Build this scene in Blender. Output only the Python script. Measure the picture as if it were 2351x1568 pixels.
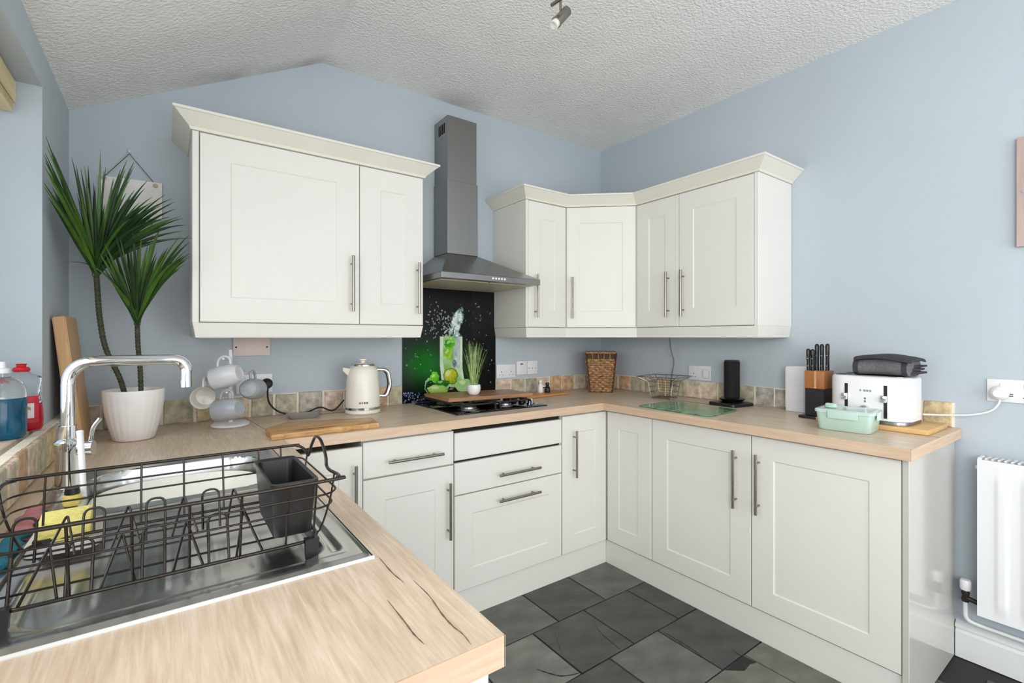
import bpy, bmesh, math, random
from mathutils import Vector, Matrix, Euler
random.seed(7)
for o in list(bpy.data.objects): bpy.data.objects.remove(o, do_unlink=True)
SC = bpy.context.scene
COL = SC.collection
PI = math.pi

# ------------------------------------------------------------------ camera
FPX, YAW, PYV = 1097.556, math.radians(35.7904), 773.6156
CAM = Vector((-2.586, -2.4738, 1.2772))
cd = bpy.data.cameras.new('camera'); cam = bpy.data.objects.new('camera', cd); COL.objects.link(cam)
cam.location = CAM; cam.rotation_euler = (PI/2, 0, -YAW)
cd.sensor_width = 36; cd.lens = FPX/2351*36; cd.shift_y = -(784-PYV)/2351
cd.clip_start = 0.02; cd.clip_end = 60
SC.camera = cam

# ------------------------------------------------------------------ world, daylight, fill lights, exposure
W = bpy.data.worlds.new('World'); SC.world = W; W.use_nodes = True
W.node_tree.nodes['Background'].inputs[0].default_value = (.75, .85, 1, 1)
W.node_tree.nodes['Background'].inputs[1].default_value = 1.0
SC.view_settings.view_transform = 'Standard'; SC.view_settings.look = 'None'
SC.view_settings.gamma = 1; SC.view_settings.use_curve_mapping = False
SC.view_settings.exposure = 0.28
def area(name, loc, rot, sx, sy, power, col=(1, 1, 1)):
    l = bpy.data.lights.new(name, 'AREA'); l.shape = 'RECTANGLE'; l.size = sx; l.size_y = sy
    l.energy = power; l.color = col
    o = bpy.data.objects.new(name, l); COL.objects.link(o); o.location = loc; o.rotation_euler = rot
    return o
# daylight entering by the side window; the two rear lamps are added fill
area('window_daylight', (-3.10, -1.62, 1.53), (0, -PI/2, 0), .96, 1.34, 9.5, (.985, .99, 1))
area('added_rear_window_fill', (-3.02, -3.45, 1.55), (0, -PI/2, 0), 1.06, 1.26, 40, (.985, .99, 1))
area('added_door_fill', (-1.45, -4.48, 1.15), (PI/2, 0, 0), 2.5, 2.2, 42, (1, .99, .97))

# ------------------------------------------------------------------ pixel helper (a pixel gives a direction; a plane gives the distance)
FW = Vector((math.sin(YAW), math.cos(YAW), 0)); RT = Vector((math.cos(YAW), -math.sin(YAW), 0))
def ray(u, v): return FW + RT*((u-1175.5)/FPX) + Vector((0, 0, (PYV-v)/FPX))
def at(u, v, ax, val):
    d = ray(u, v); i = 'xyz'.index(ax); return CAM + d*((val-CAM[i])/d[i])
def dep(u, v, t): return CAM + ray(u, v)*t
def proj(x, y, z):
    d = Vector((x, y, z))-CAM; k = d.dot(FW)
    return 1175.5+FPX*d.dot(RT)/k, PYV-FPX*d.z/k

# ------------------------------------------------------------------ materials
def lin(c):
    return tuple((x/12.92 if x <= .04045 else ((x+.055)/1.055)**2.4) for x in [q/255 for q in c])
MATS = {}
def nodes(name):
    m = bpy.data.materials.new(name); m.use_nodes = True
    nt = m.node_tree; b = nt.nodes['Principled BSDF']; MATS[name] = m
    return m, nt, b
def mat(name, c, rough=.5, metal=0, var=.04, scale=8, bump=0, bscale=60, stretch=(1, 1, 1), spec=None, coat=0, trans=0, ior=None, alpha=None, emit=None):
    m, nt, b = nodes(name)
    tc = nt.nodes.new('ShaderNodeTexCoord'); mp = nt.nodes.new('ShaderNodeMapping'); mp.inputs['Scale'].default_value = stretch
    nt.links.new(tc.outputs['Object'], mp.inputs[0])
    n = nt.nodes.new('ShaderNodeTexNoise'); n.inputs['Scale'].default_value = scale; n.inputs['Detail'].default_value = 4
    nt.links.new(mp.outputs[0], n.inputs[0])
    r = nt.nodes.new('ShaderNodeValToRGB'); L = lin(c)
    r.color_ramp.elements[0].position = .3; r.color_ramp.elements[1].position = .7
    r.color_ramp.elements[0].color = tuple(max(0, x*(1-var)) for x in L)+(1,)
    r.color_ramp.elements[1].color = tuple(min(1, x*(1+var)) for x in L)+(1,)
    nt.links.new(n.outputs[0], r.inputs[0]); nt.links.new(r.outputs[0], b.inputs['Base Color'])
    b.inputs['Roughness'].default_value = rough; b.inputs['Metallic'].default_value = metal
    if spec is not None: b.inputs['Specular IOR Level'].default_value = spec
    if coat: b.inputs['Coat Weight'].default_value = coat; b.inputs['Coat Roughness'].default_value = .08
    if trans: b.inputs['Transmission Weight'].default_value = trans
    if ior: b.inputs['IOR'].default_value = ior
    if alpha is not None: b.inputs['Alpha'].default_value = alpha
    if emit: b.inputs['Emission Color'].default_value = lin(emit[0])+(1,); b.inputs['Emission Strength'].default_value = emit[1]
    if bump:
        n2 = nt.nodes.new('ShaderNodeTexNoise'); n2.inputs['Scale'].default_value = bscale; n2.inputs['Detail'].default_value = 5
        nt.links.new(mp.outputs[0], n2.inputs[0])
        bp = nt.nodes.new('ShaderNodeBump'); bp.inputs['Strength'].default_value = bump; bp.inputs['Distance'].default_value = .01
        nt.links.new(n2.outputs[0], bp.inputs['Height']); nt.links.new(bp.outputs[0], b.inputs['Normal'])
    return m
def wood(name, light, dark, axis='x', rough=.4, gscale=22, cracks=True, contrast=1.0, coat=0):
    m, nt, b = nodes(name); N = nt.nodes; Lk = nt.links
    tc = N.new('ShaderNodeTexCoord'); mp = N.new('ShaderNodeMapping')
    s = {'x': (.06, 1, 1), 'y': (1, .06, 1), 'z': (1, 1, .06)}[axis]
    mp.inputs['Scale'].default_value = s; Lk.new(tc.outputs['Object'], mp.inputs[0])
    n1 = N.new('ShaderNodeTexNoise'); n1.inputs['Scale'].default_value = gscale*4; n1.inputs['Detail'].default_value = 6; n1.inputs['Roughness'].default_value = .65
    n1.inputs['Distortion'].default_value = .4
    Lk.new(mp.outputs[0], n1.inputs[0])
    mp2 = N.new('ShaderNodeMapping'); s2 = {'x': (.22, 1, 1), 'y': (1, .22, 1), 'z': (1, 1, .22)}[axis]
    mp2.inputs['Scale'].default_value = s2; Lk.new(tc.outputs['Object'], mp2.inputs[0])
    n2 = N.new('ShaderNodeTexNoise'); n2.inputs['Scale'].default_value = gscale*.32; n2.inputs['Detail'].default_value = 3
    Lk.new(mp2.outputs[0], n2.inputs[0])
    wv = N.new('ShaderNodeMath'); wv.operation = 'MULTIPLY'; wv.inputs[1].default_value = 26; Lk.new(n2.outputs[0], wv.inputs[0])
    sn = N.new('ShaderNodeMath'); sn.operation = 'SINE'; Lk.new(wv.outputs[0], sn.inputs[0])
    ma = N.new('ShaderNodeMath'); ma.operation = 'MULTIPLY_ADD'; ma.inputs[1].default_value = .055; ma.inputs[2].default_value = .5
    Lk.new(sn.outputs[0], ma.inputs[0])
    mx = N.new('ShaderNodeMath'); mx.operation = 'ADD'
    Lk.new(ma.outputs[0], mx.inputs[0])
    sb = N.new('ShaderNodeMath'); sb.operation = 'SUBTRACT'; sb.inputs[1].default_value = .5; Lk.new(n1.outputs[0], sb.inputs[0])
    Lk.new(sb.outputs[0], mx.inputs[1])
    rp = N.new('ShaderNodeValToRGB'); rp.color_ramp.elements[0].position = .5-.3/contrast; rp.color_ramp.elements[1].position = .5+.3/contrast
    rp.color_ramp.elements[0].color = lin(dark)+(1,); rp.color_ramp.elements[1].color = lin(light)+(1,)
    Lk.new(mx.outputs[0], rp.inputs[0])
    out = rp.outputs[0]
    if cracks:
        mp3 = N.new('ShaderNodeMapping'); s3 = {'x': (.1, 1, 1), 'y': (1, .1, 1), 'z': (1, 1, .1)}[axis]
        mp3.inputs['Scale'].default_value = s3; mp3.inputs['Location'].default_value = (.3, .1, 0); Lk.new(tc.outputs['Object'], mp3.inputs[0])
        n3 = N.new('ShaderNodeTexNoise'); n3.inputs['Scale'].default_value = 14; n3.inputs['Detail'].default_value = 2; Lk.new(mp3.outputs[0], n3.inputs[0])
        r3 = N.new('ShaderNodeValToRGB'); r3.color_ramp.elements[0].position = .70; r3.color_ramp.elements[1].position = .745
        Lk.new(n3.outputs[0], r3.inputs[0])
        mm = N.new('ShaderNodeMix'); mm.data_type = 'RGBA'; mm.inputs[7].default_value = tuple(x*.45 for x in lin(dark))+(1,)
        Lk.new(r3.outputs[0], mm.inputs[0]); Lk.new(out, mm.inputs[6]); out = mm.outputs[2]
    Lk.new(out, b.inputs['Base Color']); b.inputs['Roughness'].default_value = rough
    if coat: b.inputs['Coat Weight'].default_value = coat
    bp = N.new('ShaderNodeBump'); bp.inputs['Strength'].default_value = .08; bp.inputs['Distance'].default_value = .002
    Lk.new(n1.outputs[0], bp.inputs['Height']); Lk.new(bp.outputs[0], b.inputs['Normal'])
    return m
def vcol(name, rough=.1, coat=.0):
    m, nt, b = nodes(name)
    a = nt.nodes.new('ShaderNodeVertexColor'); a.layer_name = 'print'
    nt.links.new(a.outputs[0], b.inputs['Base Color']); b.inputs['Roughness'].default_value = rough; b.inputs['Specular IOR Level'].default_value = .25
    b.inputs['Coat Weight'].default_value = coat
    return m

M_WALL = mat('blue_wall_paint', (186, 195, 202), .75, var=.015, scale=3, bump=.05, bscale=90)
M_CEIL = mat('woodchip_ceiling', (246, 245, 241), .9, var=.03, scale=5, bump=.9, bscale=85)
M_WHITE = mat('white_gloss_paint', (228, 230, 230), .35, var=.01)
M_CAB = mat('ivory_cabinet', (228, 226, 219), .42, var=.01, scale=4)
M_PANEL_SHADED = mat('shaded_ivory_panel', (196, 194, 186), .12, var=.01, scale=4)  # ivory like the doors, greyed to put the panel's shade into its colour
M_CREAM = mat('cream_moulding', (229, 226, 213), .45, var=.01, scale=4)
M_DARK = mat('dark_gap', (20, 18, 16), .8)
M_WTX = wood('oak_worktop_x', (230, 212, 189), (196, 169, 142), 'x', .34, gscale=36, contrast=1.25)
M_WTY = wood('oak_worktop_y', (230, 212, 189), (196, 169, 142), 'y', .34, gscale=36, contrast=1.25)
M_EDGE = wood('oak_edge', (214, 180, 146), (190, 152, 118), 'z', .45, cracks=False)
M_BRASS = mat('brushed_nickel', (150, 145, 136), .3, 1, var=.05, scale=40)
M_STEEL = mat('brushed_steel', (150, 149, 147), .3, 1, var=.08, scale=6, stretch=(1, 1, .05))
M_SINK = mat('sink_steel', (200, 200, 197), .22, 1, var=.04, scale=10)
M_CHROME = mat('chrome', (225, 227, 230), .06, 1, var=.01)
M_BLACKW = mat('black_wire', (62, 57, 53), .24, .85, var=.1)
M_BLACKP = mat('black_plastic', (30, 29, 30), .35, var=.08, scale=20)
M_BLACKR = mat('black_rubber', (18, 18, 18), .6, var=.05)
M_BLACKG = mat('black_glass', (10, 10, 11), .05, var=.05)
M_GROUT = mat('cream_grout', (238, 230, 212), .85, var=.04, scale=30)
STONES = [mat('stone_tile_%s' % n, c, .55, var=.34, scale=34, bump=.5, bscale=45) for n, c in
          (('sage', (186, 177, 152)), ('beige', (214, 196, 172)), ('rust', (206, 170, 134)), ('grey', (184, 176, 163)), ('ochre', (200, 180, 138)), ('rose', (216, 194, 174)))]
SLATE = [mat('slate_%s' % n, c, .40, var=.34, scale=7, bump=.8, bscale=9, stretch=(1, 1.6, 1)) for n, c in
         (('dark', (68, 68, 65)), ('mid', (96, 96, 92)), ('light', (114, 114, 108)), ('olive', (104, 105, 95)))]
M_SLATEG = mat('dark_slate_grout', (46, 46, 43), .8, var=.1)
M_CERAM = mat('white_ceramic', (236, 234, 230), .18, var=.01)
M_PLASTW = mat('white_plastic', (232, 232, 234), .3, var=.01)

# ------------------------------------------------------------------ mesh helpers
def bx(bm, x0, x1, y0, y1, z0, z1, bev=0, seg=2, M=None):
    r = bmesh.ops.create_cube(bm, size=1)
    vs = r['verts']
    for v in vs:
        v.co = Vector(((x0+x1)/2+v.co.x*(x1-x0), (y0+y1)/2+v.co.y*(y1-y0), (z0+z1)/2+v.co.z*(z1-z0)))
    if bev:
        es = list({e for v in vs for e in v.link_edges})
        r2 = bmesh.ops.bevel(bm, geom=es, offset=bev, segments=seg, affect='EDGES', profile=.5)
        vs = list({v for f in r2['faces'] for v in f.verts} | {v for v in vs if v.is_valid})
    if M is not None:
        for v in vs: v.co = M @ v.co
    return vs
def rbox(bm, x0, x1, y0, y1, z0, z1, r, seg=5, top=0, M=None):
    """box with vertical edges rounded by r, top/bottom edges rounded by top"""
    pts = []
    for cx, cy, a0 in ((x1-r, y1-r, 0), (x0+r, y1-r, PI/2), (x0+r, y0+r, PI), (x1-r, y0+r, 1.5*PI)):
        for k in range(seg+1):
            a = a0+PI/2*k/seg; pts.append((cx+r*math.cos(a), cy+r*math.sin(a)))
    cx, cy = (x0+x1)/2, (y0+y1)/2
    lev = [(z0, 0), (z1, 0)]
    if top:
        lev = [(z0, 0)]+[(z1-top+top*math.sin(PI/2*k/4), top*(1-math.cos(PI/2*k/4))) for k in range(5)]
    loft(bm, [[(cx+(px-cx)*(1-2*i/(x1-x0)), cy+(py-cy)*(1-2*i/(y1-y0)), z) for px, py in pts] for z, i in lev], M=M)
def loft(bm, rings, caps=True, closed=True, M=None):
    R = []
    for ring in rings:
        R.append([bm.verts.new(M @ Vector(p) if M is not None else Vector(p)) for p in ring])
    n = len(R[0])
    for a, b in zip(R, R[1:]):
        for i in range(n if closed else n-1):
            j = (i+1) % n
            try: bm.faces.new((a[i], a[j], b[j], b[i]))
            except ValueError: pass
    if caps and closed:
        bm.faces.new(list(reversed(R[0]))); bm.faces.new(R[-1])
    return R
def lathe(bm, prof, n=24, c=(0, 0, 0), M=None, caps=False):
    rings = [[(c[0]+r*math.cos(2*PI*k/n), c[1]+r*math.sin(2*PI*k/n), c[2]+z) for k in range(n)] for r, z in prof]
    loft(bm, rings, caps=caps, M=M)
def frames(P, closed=False):
    n = len(P); T = []
    for i in range(n):
        a = P[(i-1) % n] if (closed or i > 0) else P[i]; b = P[(i+1) % n] if (closed or i < n-1) else P[i]
        t = (b-a); T.append(t.normalized() if t.length > 1e-9 else Vector((0, 0, 1)))
    up = Vector((0, 0, 1)) if abs(T[0].z) < .9 else Vector((1, 0, 0))
    nrm = (up-T[0]*up.dot(T[0])).normalized(); out = []
    for t in T:
        nrm = nrm-t*nrm.dot(t)
        nrm = nrm.normalized() if nrm.length > 1e-6 else t.orthogonal().normalized()
        out.append((nrm, t.cross(nrm)))
    return out
def tube(bm, path, r, n=8, closed=False, M=None):
    P = [Vector(p) for p in path]; F = frames(P, closed)
    rr = r if isinstance(r, (list, tuple)) else [r]*len(P)
    rings = [[p+a*(q*math.cos(2*PI*k/n))+b*(q*math.sin(2*PI*k/n)) for k in range(n)] for p, (a, b), q in zip(P, F, rr)]
    if closed:
        R = loft(bm, rings, caps=False, M=M)
        for i in range(n):
            j = (i+1) % n
            bm.faces.new((R[-1][i], R[-1][j], R[0][j], R[0][i]))
    else: loft(bm, rings, caps=True, M=M)
def spline(P, sub=6, closed=False):
    P = [Vector(p) for p in P]; out = []; n = len(P)
    for i in range(n if closed else n-1):
        g = lambda k: P[k % n] if closed else P[max(0, min(n-1, k))]
        a, b, c, d = g(i-1), g(i), g(i+1), g(i+2)
        for k in range(sub):
            t = k/sub
            out.append(.5*((2*b)+(c-a)*t+(2*a-5*b+4*c-d)*t*t+(3*b-a-3*c+d)*t**3))
    if not closed: out.append(P[-1])
    return out
def fillet(P, r, seg=5):
    P = [Vector(p) for p in P]; out = [P[0]]
    for a, b, c in zip(P, P[1:], P[2:]):
        u = (a-b).normalized(); v = (c-b).normalized(); rr = min(r, (a-b).length*.49, (c-b).length*.49)
        p0 = b+u*rr; p1 = b+v*rr
        for k in range(seg+1):
            t = k/seg; out.append(p0*(1-t)**2+b*2*t*(1-t)+p1*t*t)
    out.append(P[-1]); return out
def prism(bm, pts, a, b, plane='xy', M=None):
    def P(p, h): return {'xy': (p[0], p[1], h), 'xz': (p[0], h, p[1]), 'yz': (h, p[0], p[1])}[plane]
    loft(bm, [[P(p, a) for p in pts], [P(p, b) for p in pts]], M=M)
def sweep(bm, path, prof):
    """profile (offset outward, z) swept along an open plan path with mitred corners; outward = left of travel"""
    P = [Vector((p[0], p[1])) for p in path]; nr = []
    for a, b in zip(P, P[1:]):
        d = (b-a).normalized(); nr.append(Vector((-d.y, d.x)))
    rings = []
    for i, p in enumerate(P):
        if i == 0: m = nr[0]
        elif i == len(P)-1: m = nr[-1]
        else:
            m = (nr[i-1]+nr[i]); m = m/max(.2, m.dot(nr[i]))
        rings.append([(p.x+m.x*o, p.y+m.y*o, z) for o, z in prof])
    loft(bm, rings)
def obj(name, bm, m, parent=None, smooth=None, kind=None, label=None):
    bmesh.ops.recalc_face_normals(bm, faces=bm.faces)
    me = bpy.data.meshes.new(name); bm.to_mesh(me); bm.free(); me.materials.append(m)
    if smooth is not None:
        for p in me.polygons: p.use_smooth = True
        me.set_sharp_from_angle(angle=math.radians(smooth))
    o = bpy.data.objects.new(name, me); COL.objects.link(o)
    if parent is not None:
        o.parent = parent
        if parent.get('_w'):
            o.matrix_parent_inverse = Matrix.Translation(parent.location).inverted()
    if kind: o['kind'] = kind
    if label: o['label'] = label
    return o
def thing(name, label, cat, loc=(0, 0, 0), group=None, world=True, rz=0):
    o = bpy.data.objects.new(name, None); COL.objects.link(o); o.location = loc; o.rotation_euler = (0, 0, rz)
    o.empty_display_size = .03
    o['label'] = label; o['category'] = cat
    if group: o['group'] = group
    if world: o['_w'] = 1
    return o
def tag(o, label, cat, group=None):
    o['label'] = label; o['category'] = cat
    if group: o['group'] = group
    return o
def struct(name, bm, m, label=None, smooth=None):
    o = obj(name, bm, m, smooth=smooth); o['kind'] = 'structure'
    if label: o['label'] = label
    return o
def NB(): return bmesh.new()
WT = .91

# ================================================================== THE ROOM
XL, XR, YB, YR = -2.8916, 0.0, 0.0, -4.6
ZC, ZL, XA = 2.637, 2.145, -1.962
bm = NB(); bx(bm, XL-.35, XR+.15, YR-.15, YB+.15, -.15, -.006)
floor = struct('floor', bm, M_SLATEG, 'floor of square dark grey slate slabs')
# slate slabs, brick bond, 0.30 m
sl_mesh = []
for k in range(6):
    bm = NB(); rnd = random.Random(k)
    e = .0018
    pts = []
    for (ax, ay, bx_, by) in ((0, 0, 1, 0), (1, 0, 1, 1), (1, 1, 0, 1), (0, 1, 0, 0)):
        for q in range(4):
            t = q/4; j = rnd.uniform(0, .0035)
            x = ax+(bx_-ax)*t; y = ay+(by-ay)*t
            x = min(1-e*3.3-j, max(e*3.3+j, x)); y = min(1-e*3.3-j, max(e*3.3+j, y))
            pts.append((x*.30, y*.30))
    c = .15
    loft(bm, [[(x, y, -.006) for x, y in pts], [(x, y, -.0015) for x, y in pts], [(c+(x-c)*.992, c+(y-c)*.992, 0) for x, y in pts]])
    bmesh.ops.recalc_face_normals(bm, faces=bm.faces)
    me = bpy.data.meshes.new('slate_slab'); bm.to_mesh(me); bm.free(); me.materials.append(SLATE[k % 4]); sl_mesh.append(me)
shade = random.Random(3)
for r in range(14):
    y1 = -.553-.302*(r-0)+.302
    off = -.703 if r % 2 == 0 else -.855
    for c in range(-1, 9):
        x1 = off-.3025*c
        xm, ym = x1+.15, y1-.15
        if xm < -2.35 or xm > .1 or ym < -4.55 or ym > -.3: continue
        if ym > -1.9 and xm > -.35: continue
        o = bpy.data.objects.new('slab', sl_mesh[shade.randrange(6)]); COL.objects.link(o); o.parent = floor
        dx = .3 if x1+.3 <= 0 else -x1
        o.location = (x1, y1-.30, shade.uniform(-.0008, .0004))
        if dx < .3: o.scale = (max(.02, dx)/.3, 1, 1)

M_CLEFT = mat('dark_slate_cleft', (34, 34, 32), .7, var=.2)
CP = lambda a, b: at(1080+a*.3913, 1270+b*.3913, 'z', .0008)
for pts in ([(485, 425), (505, 500), (525, 560), (545, 605)], [(722, 385), (745, 440), (790, 490), (850, 540), (880, 565)], [(1130, 460), (1200, 500), (1290, 555), (1340, 590), (1400, 640)], [(1480, 425), (1510, 500), (1545, 570), (1600, 605)], [(390, 680), (450, 700), (540, 720), (650, 700)], [(585, 145), (640, 180), (700, 215), (760, 250)]):
    P = spline([CP(*p) for p in pts], 5); bm = NB(); prev = None; n = len(P)
    for k, p in enumerate(P):
        w = .0028*math.sin(PI*(k+.4)/(n-.2))**.5*(1+.4*math.sin(k*2.1)); q = Vector((w*.7, w*.7, 0)); cur = (bm.verts.new(p-q), bm.verts.new(p+q))
        if prev: bm.faces.new((prev[0], prev[1], cur[1], cur[0]))
        prev = cur
    obj('cleft', bm, M_CLEFT, floor)
bm = NB(); bm.faces.new([bm.verts.new(CP(*p)) for p in ((1492, 686), (1600, 602), (1680, 640), (1640, 652), (1608, 690))]); obj('cleft', bm, M_CLEFT, floor)

# ceiling: flat over the room, sloping down to the window wall
bm = NB()
prism(bm, [(XR+.15, ZC), (XA, ZC), (XL-.35, ZL-(ZC-ZL)/(XA-XL)*.35), (XL-.35, ZC+.2), (XR+.15, ZC+.2)], YR-.15, YB+.15, 'xz')
struct('ceiling', bm, M_CEIL, 'off-white woodchip ceiling sloping down to the window wall')
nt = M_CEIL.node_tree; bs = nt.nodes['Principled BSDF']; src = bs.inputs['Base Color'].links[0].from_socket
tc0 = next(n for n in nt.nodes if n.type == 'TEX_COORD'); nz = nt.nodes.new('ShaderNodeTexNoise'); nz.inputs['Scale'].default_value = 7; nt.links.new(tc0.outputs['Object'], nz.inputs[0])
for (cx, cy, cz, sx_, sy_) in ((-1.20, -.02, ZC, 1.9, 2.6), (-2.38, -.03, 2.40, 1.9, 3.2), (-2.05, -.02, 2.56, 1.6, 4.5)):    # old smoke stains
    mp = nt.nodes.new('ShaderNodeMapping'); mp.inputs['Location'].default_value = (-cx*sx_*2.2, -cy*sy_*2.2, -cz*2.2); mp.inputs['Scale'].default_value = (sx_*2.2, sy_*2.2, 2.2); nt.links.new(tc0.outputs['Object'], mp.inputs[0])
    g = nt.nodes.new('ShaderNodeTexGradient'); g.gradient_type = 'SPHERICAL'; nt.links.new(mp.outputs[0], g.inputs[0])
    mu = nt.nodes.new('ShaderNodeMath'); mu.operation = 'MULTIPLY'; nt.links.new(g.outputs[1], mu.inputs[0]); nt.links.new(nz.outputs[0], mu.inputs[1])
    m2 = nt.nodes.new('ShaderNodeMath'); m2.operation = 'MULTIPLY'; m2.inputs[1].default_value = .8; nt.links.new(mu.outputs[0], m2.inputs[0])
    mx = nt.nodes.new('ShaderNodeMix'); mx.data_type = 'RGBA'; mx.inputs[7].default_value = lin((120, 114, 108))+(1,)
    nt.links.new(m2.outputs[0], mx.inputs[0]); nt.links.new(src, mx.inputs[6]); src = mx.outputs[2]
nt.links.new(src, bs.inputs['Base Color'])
bm = NB(); prism(bm, [(XL-.35, -.006), (XR+.15, -.006), (XR+.15, ZC+.1), (XA, ZC+.1), (XL-.35, ZL)], 0, .15, 'xz')
wall_back = struct('wall_back', bm, M_WALL, 'pale blue gable wall behind the hob')
bm = NB(); bx(bm, 0, .15, YR-.15, 0, -.006, ZC+.1)
wall_right = struct('wall_right', bm, M_WALL, 'pale blue wall behind the toaster')
# window wall with opening
WY0, WY1, WZ0, WZ1 = -2.32, -.479, 1.006, 2.03
bm = NB()
bx(bm, XL-.30, XL, YR-.15, 0, -.006, WZ0-.02); bx(bm, XL-.30, XL, WY1, 0, WZ0-.02, ZL+.02)
bx(bm, XL-.30, XL, YR-.15, -4.1, WZ0-.02, ZL+.02); bx(bm, XL-.30, XL, -2.8, WY0, WZ0-.02, ZL+.02); bx(bm, XL-.30, XL, -4.1, -2.8, 2.10, ZL+.02); bx(bm, XL-.30, XL, WY0, WY1, WZ1, ZL+.02)
wall_left = struct('wall_left', bm, M_WALL, 'pale blue window wall beside the sink')
# rear wall, with a glazed door added out of view for fill light
bm = NB(); D0, D1, DZ = -2.72, -.18, 2.40
bx(bm, XL, D0, YR-.15, YR, -.006, ZC+.1); bx(bm, D1, XR, YR-.15, YR, -.006, ZC+.1); bx(bm, D0, D1, YR-.15, YR, DZ, ZC+.1)
struct('wall_rear', bm, M_WALL, 'pale blue wall with added glazed doors')
M_GLASS = mat('window_glass', (240, 245, 245), .02, trans=1, ior=1.45, var=0)
bm = NB()
for a, b in ((D0, D0+.07), (-1.485, -1.415), (D1-.07, D1)): bx(bm, a, b, YR-.10, YR-.04, 0, DZ, .004)
bx(bm, D0+.07, -1.485, YR-.10, YR-.04, 0, .10); bx(bm, -1.415, D1-.07, YR-.10, YR-.04, 0, .10)
bx(bm, D0+.07, -1.485, YR-.10, YR-.04, DZ-.08, DZ); bx(bm, -1.415, D1-.07, YR-.10, YR-.04, DZ-.08, DZ)
dd = struct('added_fill_door', bm, M_WHITE, 'white glazed double door added for fill light')
for a, b in ((D0+.07, -1.485), (-1.415, D1-.07)):
    bm = NB(); bx(bm, a, b, YR-.075, YR-.069, .10, DZ-.08); obj('pane', bm, M_GLASS, dd)
bm = NB()
X0, X1 = XL-.26, XL-.20
for a, b in ((WY0, WY0+.06), (-1.43, -1.37), (WY1-.06, WY1)): bx(bm, X0, X1, a, b, WZ0, WZ1, .004)
for a, b in ((WY0+.06, -1.43), (-1.37, WY1-.06)):
    bx(bm, X0, X1, a, b, WZ0, WZ0+.06); bx(bm, X0, X1, a, b, WZ1-.06, WZ1)
w1 = struct('window_1', bm, M_WHITE, 'white framed kitchen window over the sink')
for a, b in ((WY0+.06, -1.43), (-1.37, WY1-.06)):
    bm = NB(); bx(bm, X0+.025, X0+.031, a, b, WZ0+.06, WZ1-.06); obj('pane', bm, M_GLASS, w1)
bm = NB()  # second window, added out of view to let in fill light
for a, b in ((-4.1, -4.04), (-3.48, -3.42), (-2.86, -2.8)): bx(bm, X0, X1, a, b, WZ0-.02, 2.10, .004)
for a, b in ((-4.04, -3.48), (-3.42, -2.86)):
    bx(bm, X0, X1, a, b, WZ0-.02, WZ0+.04); bx(bm, X0, X1, a, b, 2.04, 2.10)
w2 = struct('added_fill_window', bm, M_WHITE, 'white framed window added further along the wall for fill light')
for a, b in ((-4.04, -3.48), (-3.42, -2.86)):
    bm = NB(); bx(bm, X0+.025, X0+.031, a, b, WZ0+.04, 2.04); obj('pane', bm, M_GLASS, w2)
# sill of stone tiles
bm = NB(); bx(bm, X1, XL-.012, WY0, WY1, WZ0-.02, WZ0-.002)
sill = struct('trim_1', bm, M_GROUT, 'stone tiled window sill')
y = WY1; k = 0
while y > WY0+.05:
    w = min(.2, y-WY0)
    bm = NB(); bx(bm, X1+.003, XL-.012, y-w+.003, y-.003, WZ0-.004, WZ0+.006, .002, 1); obj('tile', bm, STONES[[1, 5, 0, 2, 1, 4][k % 6]], sill, smooth=30); y -= w; k += 1
# skirting
bm = NB(); prism(bm, [(0, -.002), (-.018, -.002), (-.018, .098), (-.010, .112), (0, .116)], -4.6, -1.957, 'xz')
struct('baseboard_right', bm, M_WHITE, 'white skirting board')
bm = NB(); prism(bm, [(0, .1165), (-.022, .1165), (-.022, .128), (0, .14)], -4.6, -1.957, 'xz')
struct('trim_2', bm, M_WHITE, 'white beading above the skirting')

# ---- stone splash tiles, each a part of its wall
tr = random.Random(11)
def tile(wall, axis, a, b, face, z0=.912, z1=1.008, th=.010, zz=None):
    bm = NB(); g = .0058; n = 4
    z1 = z1+tr.uniform(-.004, .004)
    ring = []
    for (s0, t0, s1, t1) in ((a+g, z0+.002, b-g, z0+.002), (b-g, z0+.002, b-g, z1), (b-g, z1, a+g, z1), (a+g, z1, a+g, z0+.002)):
        for q in range(n):
            k = q/n; j = tr.uniform(-.0012, .0012)
            ring.append((s0+(s1-s0)*k+j, t0+(t1-t0)*k+j))
    cs, ct = (a+b)/2, (z0+z1)/2
    def P(s, t, w):
        return (s, face-w, t) if axis == 'y' else ((face-w, s, t) if axis == 'x' else (face+w, s, t))
    d = tr.uniform(-.0015, .0015)
    loft(bm, [[P(s, t, 0) for s, t in ring], [P(s, t, th-.003+d) for s, t in ring], [P(cs+(s-cs)*.94, ct+(t-ct)*.94, th+d) for s, t in ring]])
    return obj('tile', bm, STONES[tr.choice((0, 0, 1, 1, 2, 3, 4, 5))], wall, smooth=25)
jb = [-2.86, -2.796, -2.70, -2.604, -2.49, -2.385, -2.28, -2.18, -2.077, -1.96, -1.861, -1.75, -1.626, -1.546]
for a, b in zip(jb, jb[1:]): tile(wall_back, 'y', a, b, -.003)
jc = [-.93, -.814, -.703, -.601, -.496, -.386, -.276, -.18, -.09, -.014]
for a, b in zip(jc, jc[1:]): tile(wall_back, 'y', a, b, -.003)
jr = [-.014, -.09, -.186, -.287, -.402, -.513, -.615, -.716, -.822, -.93, -1.04, -1.145, -1.248, -1.35, -1.45, -1.55, -1.65, -1.75, -1.85, -1.949]
for b, a in zip(jr, jr[1:]): tile(wall_right, 'x', a, b, -.003)
jl = [-.012, -.10, -.20, -.305, -.41, -.515, -.637, -.739, -.847, -.949, -1.041, -1.14, -1.24, -1.345, -1.45, -1.55, -1.65, -1.75, -1.85, -1.975]
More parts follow.
